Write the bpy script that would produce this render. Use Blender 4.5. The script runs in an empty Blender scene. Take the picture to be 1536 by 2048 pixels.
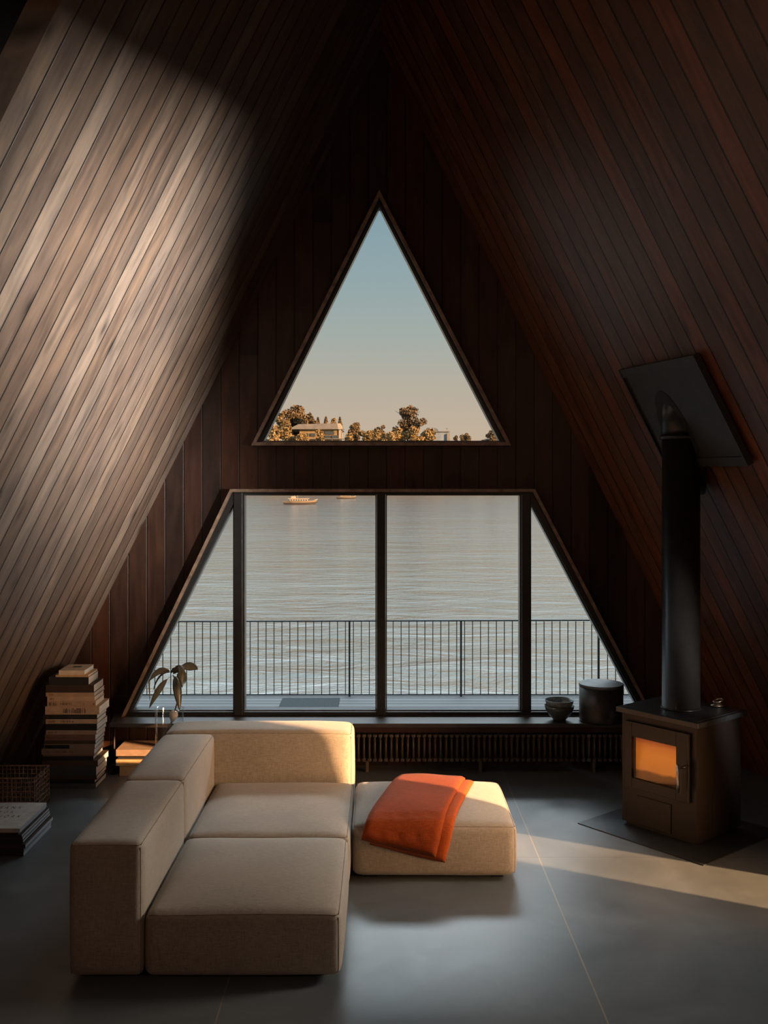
import bpy, bmesh, math, random
from mathutils import Vector, Matrix, noise
random.seed(7)
sc = bpy.context.scene
COL = sc.collection
PI = math.pi
H = 2.32          # eye height
DW = 8.13         # inner face of the gable wall

# ------------------------------------------------------------------ helpers
def tag(o, label=None, cat=None, group=None, kind=None):
    if label: o['label'] = label
    if cat: o['category'] = cat
    if group: o['group'] = group
    if kind: o['kind'] = kind
    return o

def empty(name, loc=(0, 0, 0), rz=0, label=None, cat=None, group=None):
    o = bpy.data.objects.new(name, None)
    COL.objects.link(o)
    o.location = loc
    o.rotation_euler = (0, 0, rz)
    return tag(o, label, cat, group)

def obj(name, bm, m, parent=None, smooth=False, loc=None, rz=None):
    me = bpy.data.meshes.new(name)
    bmesh.ops.recalc_face_normals(bm, faces=bm.faces[:])
    bm.to_mesh(me)
    bm.free()
    if smooth:
        for p in me.polygons: p.use_smooth = True
    ms = m if isinstance(m, (list, tuple)) else [m]
    for k in ms: me.materials.append(k)
    o = bpy.data.objects.new(name, me)
    COL.objects.link(o)
    if parent: o.parent = parent
    if loc: o.location = loc
    if rz is not None: o.rotation_euler = (0, 0, rz)
    return o

def box(bm, x0, x1, y0, y1, z0, z1, bev=0.0, mi=0, M=None):
    vs = [bm.verts.new((x, y, z)) for x in (x0, x1) for y in (y0, y1) for z in (z0, z1)]
    fs = []
    for idx in ((0,1,3,2),(4,6,7,5),(0,4,5,1),(2,3,7,6),(0,2,6,4),(1,5,7,3)):
        f = bm.faces.new([vs[i] for i in idx]); f.material_index = mi; fs.append(f)
    if bev > 0:
        es = list({e for f in fs for e in f.edges})
        r = bmesh.ops.bevel(bm, geom=es, offset=bev, segments=2, affect='EDGES', profile=0.5)
        vs = list({v for f in r['faces'] for v in f.verts} | {v for v in vs if v.is_valid})
        for f in r['faces']: f.material_index = mi
    if M is not None:
        for v in vs: v.co = M @ v.co
    return vs

def prism(bm, pts, y0, y1, mi=0):
    """polygon in XZ pulled from y0 to y1"""
    a = [bm.verts.new((x, y0, z)) for x, z in pts]
    b = [bm.verts.new((x, y1, z)) for x, z in pts]
    n = len(pts)
    fs = [bm.faces.new(a), bm.faces.new(b[::-1])]
    for i in range(n):
        fs.append(bm.faces.new((a[i], b[i], b[(i+1) % n], a[(i+1) % n])))
    for f in fs: f.material_index = mi

def tube(bm, pts, r, n=8, close=False, caps=True):
    pts = [Vector(p) for p in pts]
    rs = r if isinstance(r, (list, tuple)) else [r]*len(pts)
    rings = []
    up = Vector((0, 0, 1))
    N = len(pts)
    prev = None
    for i, p in enumerate(pts):
        if close: d = pts[(i+1) % N] - pts[i-1]
        else: d = pts[min(i+1, N-1)] - pts[max(i-1, 0)]
        d.normalize()
        if prev is None:
            a = d.cross(up)
            if a.length < 1e-3: a = d.cross(Vector((1, 0, 0)))
        else:
            a = prev - d*prev.dot(d)
        a.normalize(); prev = a
        b = d.cross(a)
        rings.append([bm.verts.new(p + (a*math.cos(t)+b*math.sin(t))*rs[i]) for t in [2*PI*k/n for k in range(n)]])
    for i in range(N if close else N-1):
        A, B = rings[i], rings[(i+1) % N]
        for k in range(n):
            f = bm.faces.new((A[k], A[(k+1) % n], B[(k+1) % n], B[k])); f.smooth = True
    if caps and not close:
        bm.faces.new(rings[0][::-1]); bm.faces.new(rings[-1])

def lathe(bm, prof, c=(0, 0, 0), n=40, sx=1, sy=1):
    rings = []
    for r, z in prof:
        if r < 1e-5:
            rings.append([bm.verts.new((c[0], c[1], c[2]+z))])
        else:
            rings.append([bm.verts.new((c[0]+r*sx*math.cos(2*PI*k/n), c[1]+r*sy*math.sin(2*PI*k/n), c[2]+z)) for k in range(n)])
    for A, B in zip(rings, rings[1:]):
        if len(A) == 1 and len(B) == 1: continue
        for k in range(n):
            k2 = (k+1) % n
            if len(A) == 1: bm.faces.new((A[0], B[k], B[k2]))
            elif len(B) == 1: bm.faces.new((A[k], A[k2], B[0]))
            else: bm.faces.new((A[k], A[k2], B[k2], B[k]))

# ------------------------------------------------------------------ materials
def new_mat(name):
    m = bpy.data.materials.new(name); m.use_nodes = True
    nt = m.node_tree
    return m, nt, nt.nodes['Principled BSDF']

def N(nt, t, **kw):
    n = nt.nodes.new(t)
    for k, v in kw.items():
        if k.startswith('i_'):
            key = k[2:]
            n.inputs[int(key) if key.isdigit() else key.replace('_', ' ')].default_value = v
        else: setattr(n, k, v)
    return n

def ramp(nt, fac, stops, interp='LINEAR'):
    n = nt.nodes.new('ShaderNodeValToRGB')
    n.color_ramp.interpolation = interp
    el = n.color_ramp.elements
    while len(el) > 1: el.remove(el[-1])
    el[0].position = stops[0][0]; el[0].color = (*stops[0][1], 1)
    for p, c in stops[1:]:
        e = el.new(p); e.color = (*c, 1)
    if fac is not None: nt.links.new(fac, n.inputs[0])
    return n

def mixc(nt, a, b, fac, mode='MIX'):
    n = nt.nodes.new('ShaderNodeMix'); n.data_type = 'RGBA'; n.blend_type = mode
    for s, v in ((n.inputs[0], fac), (n.inputs[6], a), (n.inputs[7], b)):
        if hasattr(v, 'is_output') or hasattr(v, 'links'): nt.links.new(v, s)
        else: s.default_value = v if not isinstance(v, tuple) else (*v, 1)
    return n.outputs[2]

def math_n(nt, op, a, b=None):
    n = nt.nodes.new('ShaderNodeMath'); n.operation = op
    for s, v in ((n.inputs[0], a), (n.inputs[1], b)):
        if v is None: continue
        if hasattr(v, 'links'): nt.links.new(v, s)
        else: s.default_value = v
    return n.outputs[0]

def simple(name, col, rough=0.6, metal=0.0, var=0.25, scale=12.0, bump=0.0, spec=0.5, coat=0, emis=None):
    """plain stuff with a little noise in colour and roughness"""
    m, nt, b = new_mat(name)
    tc = N(nt, 'ShaderNodeTexCoord')
    nz = N(nt, 'ShaderNodeTexNoise', i_Scale=scale, i_Detail=5.0)
    nt.links.new(tc.outputs['Object'], nz.inputs['Vector'])
    lo = tuple(c*(1-var) for c in col); hi = tuple(min(1, c*(1+var)) for c in col)
    r = ramp(nt, nz.outputs[0], [(0.3, lo), (0.7, hi)])
    nt.links.new(r.outputs[0], b.inputs['Base Color'])
    b.inputs['Roughness'].default_value = rough
    b.inputs['Metallic'].default_value = metal
    b.inputs['Specular IOR Level'].default_value = spec
    if bump:
        bp = N(nt, 'ShaderNodeBump', i_Strength=bump, i_Distance=0.002)
        nt.links.new(nz.outputs[0], bp.inputs['Height'])
        nt.links.new(bp.outputs[0], b.inputs['Normal'])
    if emis:
        b.inputs['Emission Color'].default_value = (*emis[0], 1); b.inputs['Emission Strength'].default_value = emis[1]
    return m

def board_mat(name, w, palette, rough=(0.32, 0.55), gapw=0.03, offset=0.0, grain=1.0, spec=0.5):
    """planks: board number from the U metre coordinate, grain runs along V"""
    m, nt, b = new_mat(name)
    L = nt.links
    uv = N(nt, 'ShaderNodeUVMap')
    sp = N(nt, 'ShaderNodeSeparateXYZ'); L.new(uv.outputs[0], sp.inputs[0])
    u = math_n(nt, 'ADD', math_n(nt, 'DIVIDE', sp.outputs[0], w), offset)
    idx = math_n(nt, 'FLOOR', u)
    fr = math_n(nt, 'FRACT', u)
    wn = N(nt, 'ShaderNodeTexWhiteNoise', noise_dimensions='1D'); L.new(idx, wn.inputs['W'])
    # long boards butt-jointed: second index along the length
    v2 = math_n(nt, 'ADD', math_n(nt, 'DIVIDE', sp.outputs[1], 60.0), math_n(nt, 'MULTIPLY', wn.outputs[0], 7.0))
    idv = math_n(nt, 'FLOOR', v2)
    cmb = N(nt, 'ShaderNodeCombineXYZ'); L.new(idx, cmb.inputs[0]); L.new(idv, cmb.inputs[1])
    wn2 = N(nt, 'ShaderNodeTexWhiteNoise', noise_dimensions='2D'); L.new(cmb.outputs[0], wn2.inputs['Vector'])
    base = ramp(nt, wn2.outputs[0], palette)
    # grain coordinates, shifted per board
    gc = N(nt, 'ShaderNodeCombineXYZ')
    L.new(math_n(nt, 'MULTIPLY', sp.outputs[0], 34.0), gc.inputs[0])
    L.new(math_n(nt, 'MULTIPLY', sp.outputs[1], 2.2), gc.inputs[1])
    L.new(math_n(nt, 'MULTIPLY', wn2.outputs[0], 40.0), gc.inputs[2])
    g1 = N(nt, 'ShaderNodeTexNoise', i_Scale=1.0, i_Detail=6.0, i_Roughness=0.65, i_Distortion=0.6)
    L.new(gc.outputs[0], g1.inputs['Vector'])
    gc2 = N(nt, 'ShaderNodeCombineXYZ')
    L.new(math_n(nt, 'MULTIPLY', sp.outputs[0], 7.0), gc2.inputs[0])
    L.new(math_n(nt, 'MULTIPLY', sp.outputs[1], 1.6), gc2.inputs[1])
    L.new(math_n(nt, 'MULTIPLY', wn2.outputs[0], 90.0), gc2.inputs[2])
    g2 = N(nt, 'ShaderNodeTexNoise', i_Scale=1.0, i_Detail=3.0, i_Distortion=1.2)
    L.new(gc2.outputs[0], g2.inputs['Vector'])
    gcol = ramp(nt, g1.outputs[0], [(0.28, (0.62,)*3), (0.5, (1.0,)*3), (0.72, (1.28,)*3)])
    bcol = ramp(nt, g2.outputs[0], [(0.3, (0.6, 0.6, 0.62)), (0.52, (1.0, 1.0, 1.0)), (0.75, (1.25, 1.2, 1.12))])
    c = mixc(nt, base.outputs[0], gcol.outputs[0], 0.75*grain, 'MULTIPLY')
    c = mixc(nt, c, bcol.outputs[0], 0.85*grain, 'MULTIPLY')
    # knots
    kc = N(nt, 'ShaderNodeCombineXYZ')
    L.new(math_n(nt, 'MULTIPLY', sp.outputs[0], 5.0), kc.inputs[0])
    L.new(math_n(nt, 'MULTIPLY', sp.outputs[1], 1.9), kc.inputs[1])
    kv = N(nt, 'ShaderNodeTexVoronoi', i_Scale=1.0); L.new(kc.outputs[0], kv.inputs['Vector'])
    kr = ramp(nt, kv.outputs['Distance'], [(0.04, (0.22,)*3), (0.10, (.6,)*3), (0.2, (1,)*3)])
    c = mixc(nt, c, kr.outputs[0], 0.85, 'MULTIPLY')
    bl_ = N(nt, 'ShaderNodeTexNoise', i_Scale=2.6, i_Detail=5.0, i_Roughness=.6); L.new(gc2.outputs[0], bl_.inputs['Vector'])
    bb = ramp(nt, bl_.outputs[0], [(0.32, (0.66, .66, .70)), (0.52, (1,)*3), (0.7, (1.22, 1.2, 1.16))])
    c = mixc(nt, c, bb.outputs[0], 0.7*grain, 'MULTIPLY')
    # groove between boards
    d = math_n(nt, 'MINIMUM', fr, math_n(nt, 'SUBTRACT', 1.0, fr))
    gr = ramp(nt, d, [(0.0, (0.0,)*3), (gapw, (0.08,)*3), (gapw*1.8, (1,)*3)])
    vf = math_n(nt, 'FRACT', v2)
    jr = ramp(nt, vf, [(0.0, (0.05,)*3), (0.0012, (1,)*3)])
    c = mixc(nt, c, gr.outputs[0], 0.95, 'MULTIPLY')
    c = mixc(nt, c, jr.outputs[0], 0.9, 'MULTIPLY')
    L.new(c, b.inputs['Base Color'])
    rr = N(nt, 'ShaderNodeMapRange', i_3=rough[0], i_4=rough[1]); L.new(g1.outputs[0], rr.inputs[0])
    L.new(rr.outputs[0], b.inputs['Roughness'])
    b.inputs['Specular IOR Level'].default_value = spec
    hh = math_n(nt, 'ADD', math_n(nt, 'MULTIPLY', gr.outputs[0], 1.0), math_n(nt, 'MULTIPLY', g1.outputs[0], 0.12))
    bp = N(nt, 'ShaderNodeBump', i_Strength=0.6, i_Distance=0.004); L.new(hh, bp.inputs['Height'])
    L.new(bp.outputs[0], b.inputs['Normal'])
    return m

WOOD = [(0.0, (0.085, 0.036, 0.020)), (0.18, (0.050, 0.027, 0.018)), (0.36, (0.120, 0.042, 0.020)),
        (0.52, (0.065, 0.036, 0.024)), (0.68, (0.105, 0.052, 0.028)), (0.84, (0.055, 0.026, 0.018)), (1.0, (0.145, 0.052, 0.026))]
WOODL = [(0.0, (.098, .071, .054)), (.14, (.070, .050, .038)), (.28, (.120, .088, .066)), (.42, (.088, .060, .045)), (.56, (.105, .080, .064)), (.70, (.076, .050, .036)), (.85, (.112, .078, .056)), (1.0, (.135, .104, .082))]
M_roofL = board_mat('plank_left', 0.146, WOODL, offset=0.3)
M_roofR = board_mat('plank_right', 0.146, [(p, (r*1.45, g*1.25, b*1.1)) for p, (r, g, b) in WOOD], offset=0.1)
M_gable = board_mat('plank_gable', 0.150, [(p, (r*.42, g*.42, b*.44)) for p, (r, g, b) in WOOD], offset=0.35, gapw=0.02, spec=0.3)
M_dark = simple('dark_recess', (0.005, 0.004, 0.004), 0.9, spec=.1)
M_ledge = simple('ledge_wood', (0.050, 0.040, 0.034), 0.38, scale=8, var=.35)
M_frame = simple('window_frame_metal', (0.016, 0.016, 0.016), 0.42, spec=.4)
M_trimw = simple('reveal_wood', (0.20, 0.135, 0.095), 0.45, var=.4, scale=20)
M_steel = simple('black_steel', (0.013, 0.0070, 0.0050), 0.5, metal=0.0, scale=30, spec=.5, bump=.15)
M_pipe = simple('pipe_black', (0.014, 0.013, 0.012), 0.36, spec=.55)
M_plate = simple('plate_black', (0.026, 0.023, 0.020), 0.5, spec=.5)
M_hearth = simple('hearth_steel', (0.030, 0.034, 0.036), 0.34, scale=18, var=.4, spec=.5)
M_chrome = simple('polished_metal', (0.75, 0.66, 0.56), 0.30, metal=1.0, var=.1)
M_rad = simple('radiator_paint', (0.085, 0.062, 0.048), 0.4, spec=.5)
M_rail = simple('rail_metal', (0.020, 0.026, 0.034), 0.6)
M_mat = simple('door_mat', (0.045, 0.055, 0.060), 0.95, scale=60, var=.4, bump=.5)
M_black = simple('matt_black', (0.008, 0.008, 0.008), 0.7)

def fabric(name, col, sc_=1.0, bump=0.5, rough=0.92, sheen=.25):
    m, nt, b = new_mat(name); L = nt.links
    tc = N(nt, 'ShaderNodeTexCoord')
    mp = N(nt, 'ShaderNodeMapping'); L.new(tc.outputs['Object'], mp.inputs[0])
    w1 = N(nt, 'ShaderNodeTexNoise', i_Scale=1.0, i_Detail=4.0, i_Roughness=.7)
    mp.inputs['Scale'].default_value = (230*sc_, 230*sc_, 26*sc_)
    L.new(mp.outputs[0], w1.inputs['Vector'])
    mp2 = N(nt, 'ShaderNodeMapping'); L.new(tc.outputs['Object'], mp2.inputs[0])
    mp2.inputs['Scale'].default_value = (26*sc_, 300*sc_, 230*sc_)
    w2 = N(nt, 'ShaderNodeTexNoise', i_Scale=1.0, i_Detail=3.0, i_Roughness=.7)
    L.new(mp2.outputs[0], w2.inputs['Vector'])
    big = N(nt, 'ShaderNodeTexNoise', i_Scale=3.5, i_Detail=3.0); L.new(tc.outputs['Object'], big.inputs['Vector'])
    s = math_n(nt, 'ADD', w1.outputs[0], w2.outputs[0])
    s = math_n(nt, 'ADD', math_n(nt, 'MULTIPLY', s, 0.42), math_n(nt, 'MULTIPLY', big.outputs[0], 0.16))
    r = ramp(nt, s, [(0.32, tuple(c*.55 for c in col)), (0.5, col), (0.68, tuple(min(1, c*1.35) for c in col))])
    L.new(r.outputs[0], b.inputs['Base Color'])
    b.inputs['Roughness'].default_value = rough
    b.inputs['Specular IOR Level'].default_value = 0.15
    b.inputs['Sheen Weight'].default_value = sheen
    b.inputs['Sheen Roughness'].default_value = 0.5
    bp = N(nt, 'ShaderNodeBump', i_Strength=bump, i_Distance=0.002); L.new(s, bp.inputs['Height'])
    L.new(bp.outputs[0], b.inputs['Normal'])
    return m
M_sofa = fabric('sofa_weave', (0.350, 0.302, 0.243))
M_seam = simple('sofa_seam', (0.25, 0.20, 0.15), 0.9)
M_blanket = fabric('orange_wool', (0.29, 0.052, 0.010), 0.7, 0.9, sheen=.03)
M_blanket2 = fabric('orange_wool_light', (0.40, 0.075, 0.012), 0.7, 0.9, sheen=.03)

def floor_mat():
    m, nt, b = new_mat('polished_concrete'); L = nt.links
    tc = N(nt, 'ShaderNodeTexCoord')
    n1 = N(nt, 'ShaderNodeTexNoise', i_Scale=1.3, i_Detail=8.0, i_Roughness=.62, i_Distortion=.8)
    L.new(tc.outputs['Object'], n1.inputs['Vector'])
    n2 = N(nt, 'ShaderNodeTexNoise', i_Scale=9.0, i_Detail=8.0, i_Roughness=.7); L.new(tc.outputs['Object'], n2.inputs['Vector'])
    n3 = N(nt, 'ShaderNodeTexNoise', i_Scale=60.0, i_Detail=4.0); L.new(tc.outputs['Object'], n3.inputs['Vector'])
    c1 = ramp(nt, n1.outputs[0], [(0.3, (0.100, 0.114, 0.122)), (0.5, (0.130, 0.146, 0.154)), (0.72, (0.168, 0.184, 0.192))])
    c2 = ramp(nt, n2.outputs[0], [(0.30, (0.86,)*3), (0.55, (1.0,)*3), (0.75, (1.08,)*3)])
    c = mixc(nt, c1.outputs[0], c2.outputs[0], .8, 'MULTIPLY')
    # sawn control joints at fixed places in the slab
    sp = N(nt, 'ShaderNodeSeparateXYZ'); L.new(tc.outputs['Object'], sp.inputs[0])
    def line(sock, pos, wd):
        d = math_n(nt, 'ABSOLUTE', math_n(nt, 'SUBTRACT', sock, pos))
        return math_n(nt, 'LESS_THAN', d, wd)
    j = math_n(nt, 'MAXIMUM', line(sp.outputs[0], 0.97, .0036), line(sp.outputs[0], -0.708, .0036))
    jd = math_n(nt, 'MAXIMUM', line(sp.outputs[1], 6.15, .002), line(sp.outputs[0], 2.65, .002))
    c = mixc(nt, c, (0.30, 0.24, 0.17), math_n(nt, 'MULTIPLY', j, .8))
    c = mixc(nt, c, (0.02, 0.02, 0.02), math_n(nt, 'MULTIPLY', jd, .6))
    L.new(c, b.inputs['Base Color'])
    rr = ramp(nt, math_n(nt, 'ADD', math_n(nt, 'MULTIPLY', n1.outputs[0], .6), math_n(nt, 'MULTIPLY', n2.outputs[0], .4)),
              [(0.35, (0.30,)*3), (0.65, (0.42,)*3)])
    L.new(rr.outputs[0], b.inputs['Roughness'])
    b.inputs['Specular IOR Level'].default_value = 0.5
    bp = N(nt, 'ShaderNodeBump', i_Strength=.05, i_Distance=.002)
    L.new(math_n(nt, 'ADD', n2.outputs[0], math_n(nt, 'MULTIPLY', n3.outputs[0], .2)), bp.inputs['Height'])
    L.new(bp.outputs[0], b.inputs['Normal'])
    return m

def glass_mat(name, ior=1.45, tint=(1, 1, 1), glossy=1.0, rough=0.0):
    m = bpy.data.materials.new(name); m.use_nodes = True
    nt = m.node_tree; nt.nodes.clear(); L = nt.links
    out = N(nt, 'ShaderNodeOutputMaterial')
    t = N(nt, 'ShaderNodeBsdfTransparent'); t.inputs[0].default_value = (*tint, 1)
    g = N(nt, 'ShaderNodeBsdfGlossy'); g.inputs['Roughness'].default_value = rough
    f = N(nt, 'ShaderNodeFresnel'); f.inputs[0].default_value = ior
    k = math_n(nt, 'MULTIPLY', f.outputs[0], glossy)
    mx = N(nt, 'ShaderNodeMixShader'); L.new(k, mx.inputs[0]); L.new(t.outputs[0], mx.inputs[1]); L.new(g.outputs[0], mx.inputs[2])
    L.new(mx.outputs[0], out.inputs[0])
    return m
M_glass = glass_mat('window_glass', 1.3, (0.97, 0.985, 0.98), .6)
def vase_mat():
    m = bpy.data.materials.new('vase_glass'); m.use_nodes = True
    nt = m.node_tree; nt.nodes.clear(); L = nt.links
    out = N(nt, 'ShaderNodeOutputMaterial')
    t = N(nt, 'ShaderNodeBsdfTransparent'); t.inputs[0].default_value = (.96, .975, .98, 1)
    g = N(nt, 'ShaderNodeBsdfGlossy'); g.inputs['Roughness'].default_value = .05
    lw = N(nt, 'ShaderNodeLayerWeight', i_Blend=.25)
    k = math_n(nt, 'ADD', math_n(nt, 'MULTIPLY', math_n(nt, 'POWER', lw.outputs['Facing'], 2.5), .75), .04)
    mx = N(nt, 'ShaderNodeMixShader'); L.new(k, mx.inputs[0]); L.new(t.outputs[0], mx.inputs[1]); L.new(g.outputs[0], mx.inputs[2])
    L.new(mx.outputs[0], out.inputs[0])
    return m
M_vase = vase_mat()

def water_mat():
    m, nt, b = new_mat('bay_water'); L = nt.links
    tc = N(nt, 'ShaderNodeTexCoord')
    mp = N(nt, 'ShaderNodeMapping'); L.new(tc.outputs['Object'], mp.inputs[0]); mp.inputs['Scale'].default_value = (0.42, 0.8, 1)
    n1 = N(nt, 'ShaderNodeTexNoise', i_Scale=1.1, i_Detail=6.0, i_Roughness=.62, i_Distortion=.5); L.new(mp.outputs[0], n1.inputs['Vector'])
    n2 = N(nt, 'ShaderNodeTexNoise', i_Scale=0.12, i_Detail=3.0); L.new(mp.outputs[0], n2.inputs['Vector'])
    h = math_n(nt, 'ADD', n1.outputs[0], math_n(nt, 'MULTIPLY', n2.outputs[0], 2.0))
    bp = N(nt, 'ShaderNodeBump', i_Strength=.34, i_Distance=.36); L.new(h, bp.inputs['Height'])
    L.new(bp.outputs[0], b.inputs['Normal'])
    b.inputs['Base Color'].default_value = (0.54, 0.60, 0.62, 1); b.inputs['Metallic'].default_value = .82
    b.inputs['Roughness'].default_value = .12
    sy = N(nt, 'ShaderNodeSeparateXYZ'); L.new(tc.outputs['Object'], sy.inputs[0])
    wc = ramp(nt, math_n(nt, 'DIVIDE', sy.outputs[1], 200.0), [(0.06, (.52, .59, .61)), (.22, (.53, .60, .59)), (.40, (.46, .54, .58)), (.62, (.36, .46, .53)), (1.0, (.40, .46, .48))])
    L.new(wc.outputs[0], b.inputs['Base Color'])
    b.inputs['IOR'].default_value = 1.9
    return m

# ------------------------------------------------------------------ camera and world
cam = bpy.data.cameras.new('camera')
co = bpy.data.objects.new('camera', cam); COL.objects.link(co)
co.location = (0, 0, H); co.rotation_euler = (PI/2, 0, 0)
cam.sensor_fit = 'AUTO'; cam.sensor_width = 36
cam.lens = 2000/2048*36
cam.shift_x = 6/2048; cam.shift_y = -64/2048
cam.clip_start = .05; cam.clip_end = 3000
sc.camera = co

w = bpy.data.worlds.new('evening_sky'); sc.world = w; w.use_nodes = True
nt = w.node_tree
tc = N(nt, 'ShaderNodeTexCoord'); sp = N(nt, 'ShaderNodeSeparateXYZ'); nt.links.new(tc.outputs['Generated'], sp.inputs[0])
def s2l(*c): return tuple(((x/255+.055)/1.055)**2.4 if x > 10 else x/255/12.92 for x in c)
cr = ramp(nt, sp.outputs[2], [(0.0, s2l(200, 172, 146)), (0.045, s2l(198, 178, 156)), (0.09, s2l(186, 176, 160)), (0.14, s2l(166, 174, 168)),
                              (0.20, s2l(148, 168, 172)), (0.27, s2l(132, 158, 170)), (0.36, s2l(150, 176, 190)), (0.55, (.80, .92, 1.0)), (1.0, (.75, .90, 1.0))])
bg = nt.nodes['Background']; nt.links.new(cr.outputs[0], bg.inputs[0])
mr = N(nt, 'ShaderNodeMapRange', i_1=.30, i_2=.60, i_3=1.0, i_4=1.5); nt.links.new(sp.outputs[2], mr.inputs[0]); nt.links.new(mr.outputs[0], bg.inputs[1])
sc.view_settings.view_transform = 'Standard'
sc.view_settings.look = 'None'
sc.view_settings.exposure = 0.0
sc.view_settings.gamma = 1.0

# ------------------------------------------------------------------ room shell
M_floor = floor_mat()
bm = bmesh.new(); box(bm, -4.9, 5.6, -1.6, DW+.02, -.1, 0)
tag(obj('floor', bm, M_floor), kind='structure')

HW = 1.756; K = .4975
def roofx(side, Y, z):
    s = .30 if side > 0 else .20
    return side*(HW + s*(DW-Y) - K*(z-H))
def ridge(Y):
    d = DW-Y
    h = (2*HW+.5*d)/(2*K)
    return (roofx(1, Y, h+H), Y, h+H)

def roof_quads(name, side, quads, m):
    """quads: (Ya, Yb, za, zb) with None meaning up to the ridge"""
    bm = bmesh.new(); uvl = bm.loops.layers.uv.new('UVMap')
    def P(Y, z):
        if z is None: return Vector(ridge(Y))
        return Vector((roofx(side, Y, z), Y, z))
    s = .30 if side > 0 else .20
    hu = Vector((-side*s, 1, 0)); hu.normalize()   # horizontal direction in the plane
    o0 = P(DW, 0)
    upd = Vector((-side*K, 0, 1)); upd.normalize()
    nrm = hu.cross(upd); nrm.normalize()
    if nrm.x*side < 0: nrm = -nrm
    for q in quads:
        if len(q) == 4 and not isinstance(q[0], tuple):
            Ya, Yb, za, zb = q; q = [(Ya, za), (Yb, za), (Yb, zb), (Ya, zb)]
        c = [P(y_, z_) for y_, z_ in q]
        inn = [bm.verts.new(p) for p in c]; out = [bm.verts.new(p + nrm*.16) for p in c]
        fs = [bm.faces.new(inn), bm.faces.new(out[::-1])]
        for i in range(4): fs.append(bm.faces.new((inn[i], inn[(i+1) % 4], out[(i+1) % 4], out[i])))
        for f in fs:
            for lp in f.loops:
                d = lp.vert.co - o0
                # board coordinate must be constant along the slope direction
                lp[uvl].uv = (-(d.y)*math.sqrt(1+s*s)+20, d.z*math.sqrt(1+K*K)+10)
    return tag(obj(name, bm, m), kind='structure')

roof_quads('wall_left', -1, [(4.457, DW+.2, -.05, None)], M_roofL)
E0, E1, EZ, SL = 4.22, 5.06, 2.0, .12     # tall glazed slot that lets the low sun in
A0, A1 = E0+SL*EZ, E1+SL*EZ
# lining with the tall slot and, nearer the camera, an added opening shaped to throw the left wall patch
roof_quads('wall_right', 1, [[(E1, -.05), (DW+.2, -.05), (DW+.2, None), (A1, None), (A1, EZ)],
    [(A0, EZ), (A1, EZ), (A1, None), (A0, None)],
    [(3.10, -.05), (E0, -.05), (A0, EZ), (A0, None), (3.10, None)],
    [(1.2, -.05), (3.10, -.05), (3.10, 2.08), (1.2, 2.10)], [(1.2, 2.78), (3.10, 3.36), (3.10, None), (1.2, None)], [(1.2, 2.10), (2.25, 2.09), (1.35, 2.82), (1.2, 2.78)],
    (-1.6, 1.2, -.05, None)], M_roofR)
bm = bmesh.new(); box(bm, 8.6, 8.8, -2.6, 1.2, -.5, 5.6); tag(obj('skylight_sun_blocker', bm, M_dark), kind='structure')  # unseen panel added to keep the sun out of the near opening
bm = bmesh.new(); box(bm, 3.6, 3.7, 7.2, 12.3, -.5, 2.9); tag(obj('deck_sun_blocker', bm, M_dark), kind='structure')  # unseen screen added to hold the deck in shade
# dark recess on the near left, behind the last lining board
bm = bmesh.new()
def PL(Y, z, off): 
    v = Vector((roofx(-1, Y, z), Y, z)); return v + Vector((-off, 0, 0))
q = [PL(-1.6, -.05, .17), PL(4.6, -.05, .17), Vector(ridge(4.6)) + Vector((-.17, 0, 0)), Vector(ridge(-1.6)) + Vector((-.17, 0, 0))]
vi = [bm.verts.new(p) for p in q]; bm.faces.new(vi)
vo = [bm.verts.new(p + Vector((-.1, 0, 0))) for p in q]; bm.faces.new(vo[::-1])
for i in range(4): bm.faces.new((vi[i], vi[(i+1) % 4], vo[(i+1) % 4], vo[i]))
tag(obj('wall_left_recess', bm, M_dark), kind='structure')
bm = bmesh.new()
a = Vector(ridge(-1.6)); b = Vector(ridge(4.6))
for p0, p1 in ((a, b),):
    vs = [bm.verts.new(p) for p in (p0+Vector((-.8, 0, -.25)), p1+Vector((-.8, 0, -.25)), p1+Vector((.3, 0, .02)), p0+Vector((.3, 0, .02)))]
    vs2 = [bm.verts.new(v.co+Vector((0, 0, .1))) for v in vs]
    bm.faces.new(vs); bm.faces.new(vs2[::-1])
    for i in range(4): bm.faces.new((vs[i], vs[(i+1) % 4], vs2[(i+1) % 4], vs2[i]))
tag(obj('ceiling', bm, M_dark), kind='structure')
bm = bmesh.new(); prism(bm, [(-6.2, -.05), (6.2, -.05), (6.2, 12), (-6.2, 12)], -1.75, -1.6)
tag(obj('wall_behind', bm, M_dark), kind='structure')

# gable wall with the two openings (tessellated ring of polygons)
FY = 8.05      # inner face of the window frames
def fx(px): return (px-762)*FY/2000
def fz(py): return H-(py-960)*FY/2000
UA, UL, UR = (fx(758.5), fz(388)), (fx(508), fz(888)), (fx(1017), fz(888))
TL, TR, BR, BL = (fx(463), fz(981)), (fx(1067), fz(981)), (fx(1303), fz(1433)), (fx(247), fz(1433))
gx = roofx(1, DW, 0)+.2
apex = ridge(DW)
bm = bmesh.new(); uvl = bm.loops.layers.uv.new('UVMap')
def gable_poly(pts):
    fr = [bm.verts.new((x, DW, z)) for x, z in pts]; bk = [bm.verts.new((x, DW+.16, z)) for x, z in pts]
    fs = [bm.faces.new(fr), bm.faces.new(bk[::-1])]
    n = len(pts)
    for i in range(n): fs.append(bm.faces.new((fr[i], fr[(i+1) % n], bk[(i+1) % n], bk[i])))
    for f in fs:
        for lp in f.loops: lp[uvl].uv = (lp.vert.co.x+20+lp.vert.co.y-DW, lp.vert.co.z+10)
G0, G1 = (-gx, -.05), (gx, -.05)
AP = (apex[0], apex[2]+.3)
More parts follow.
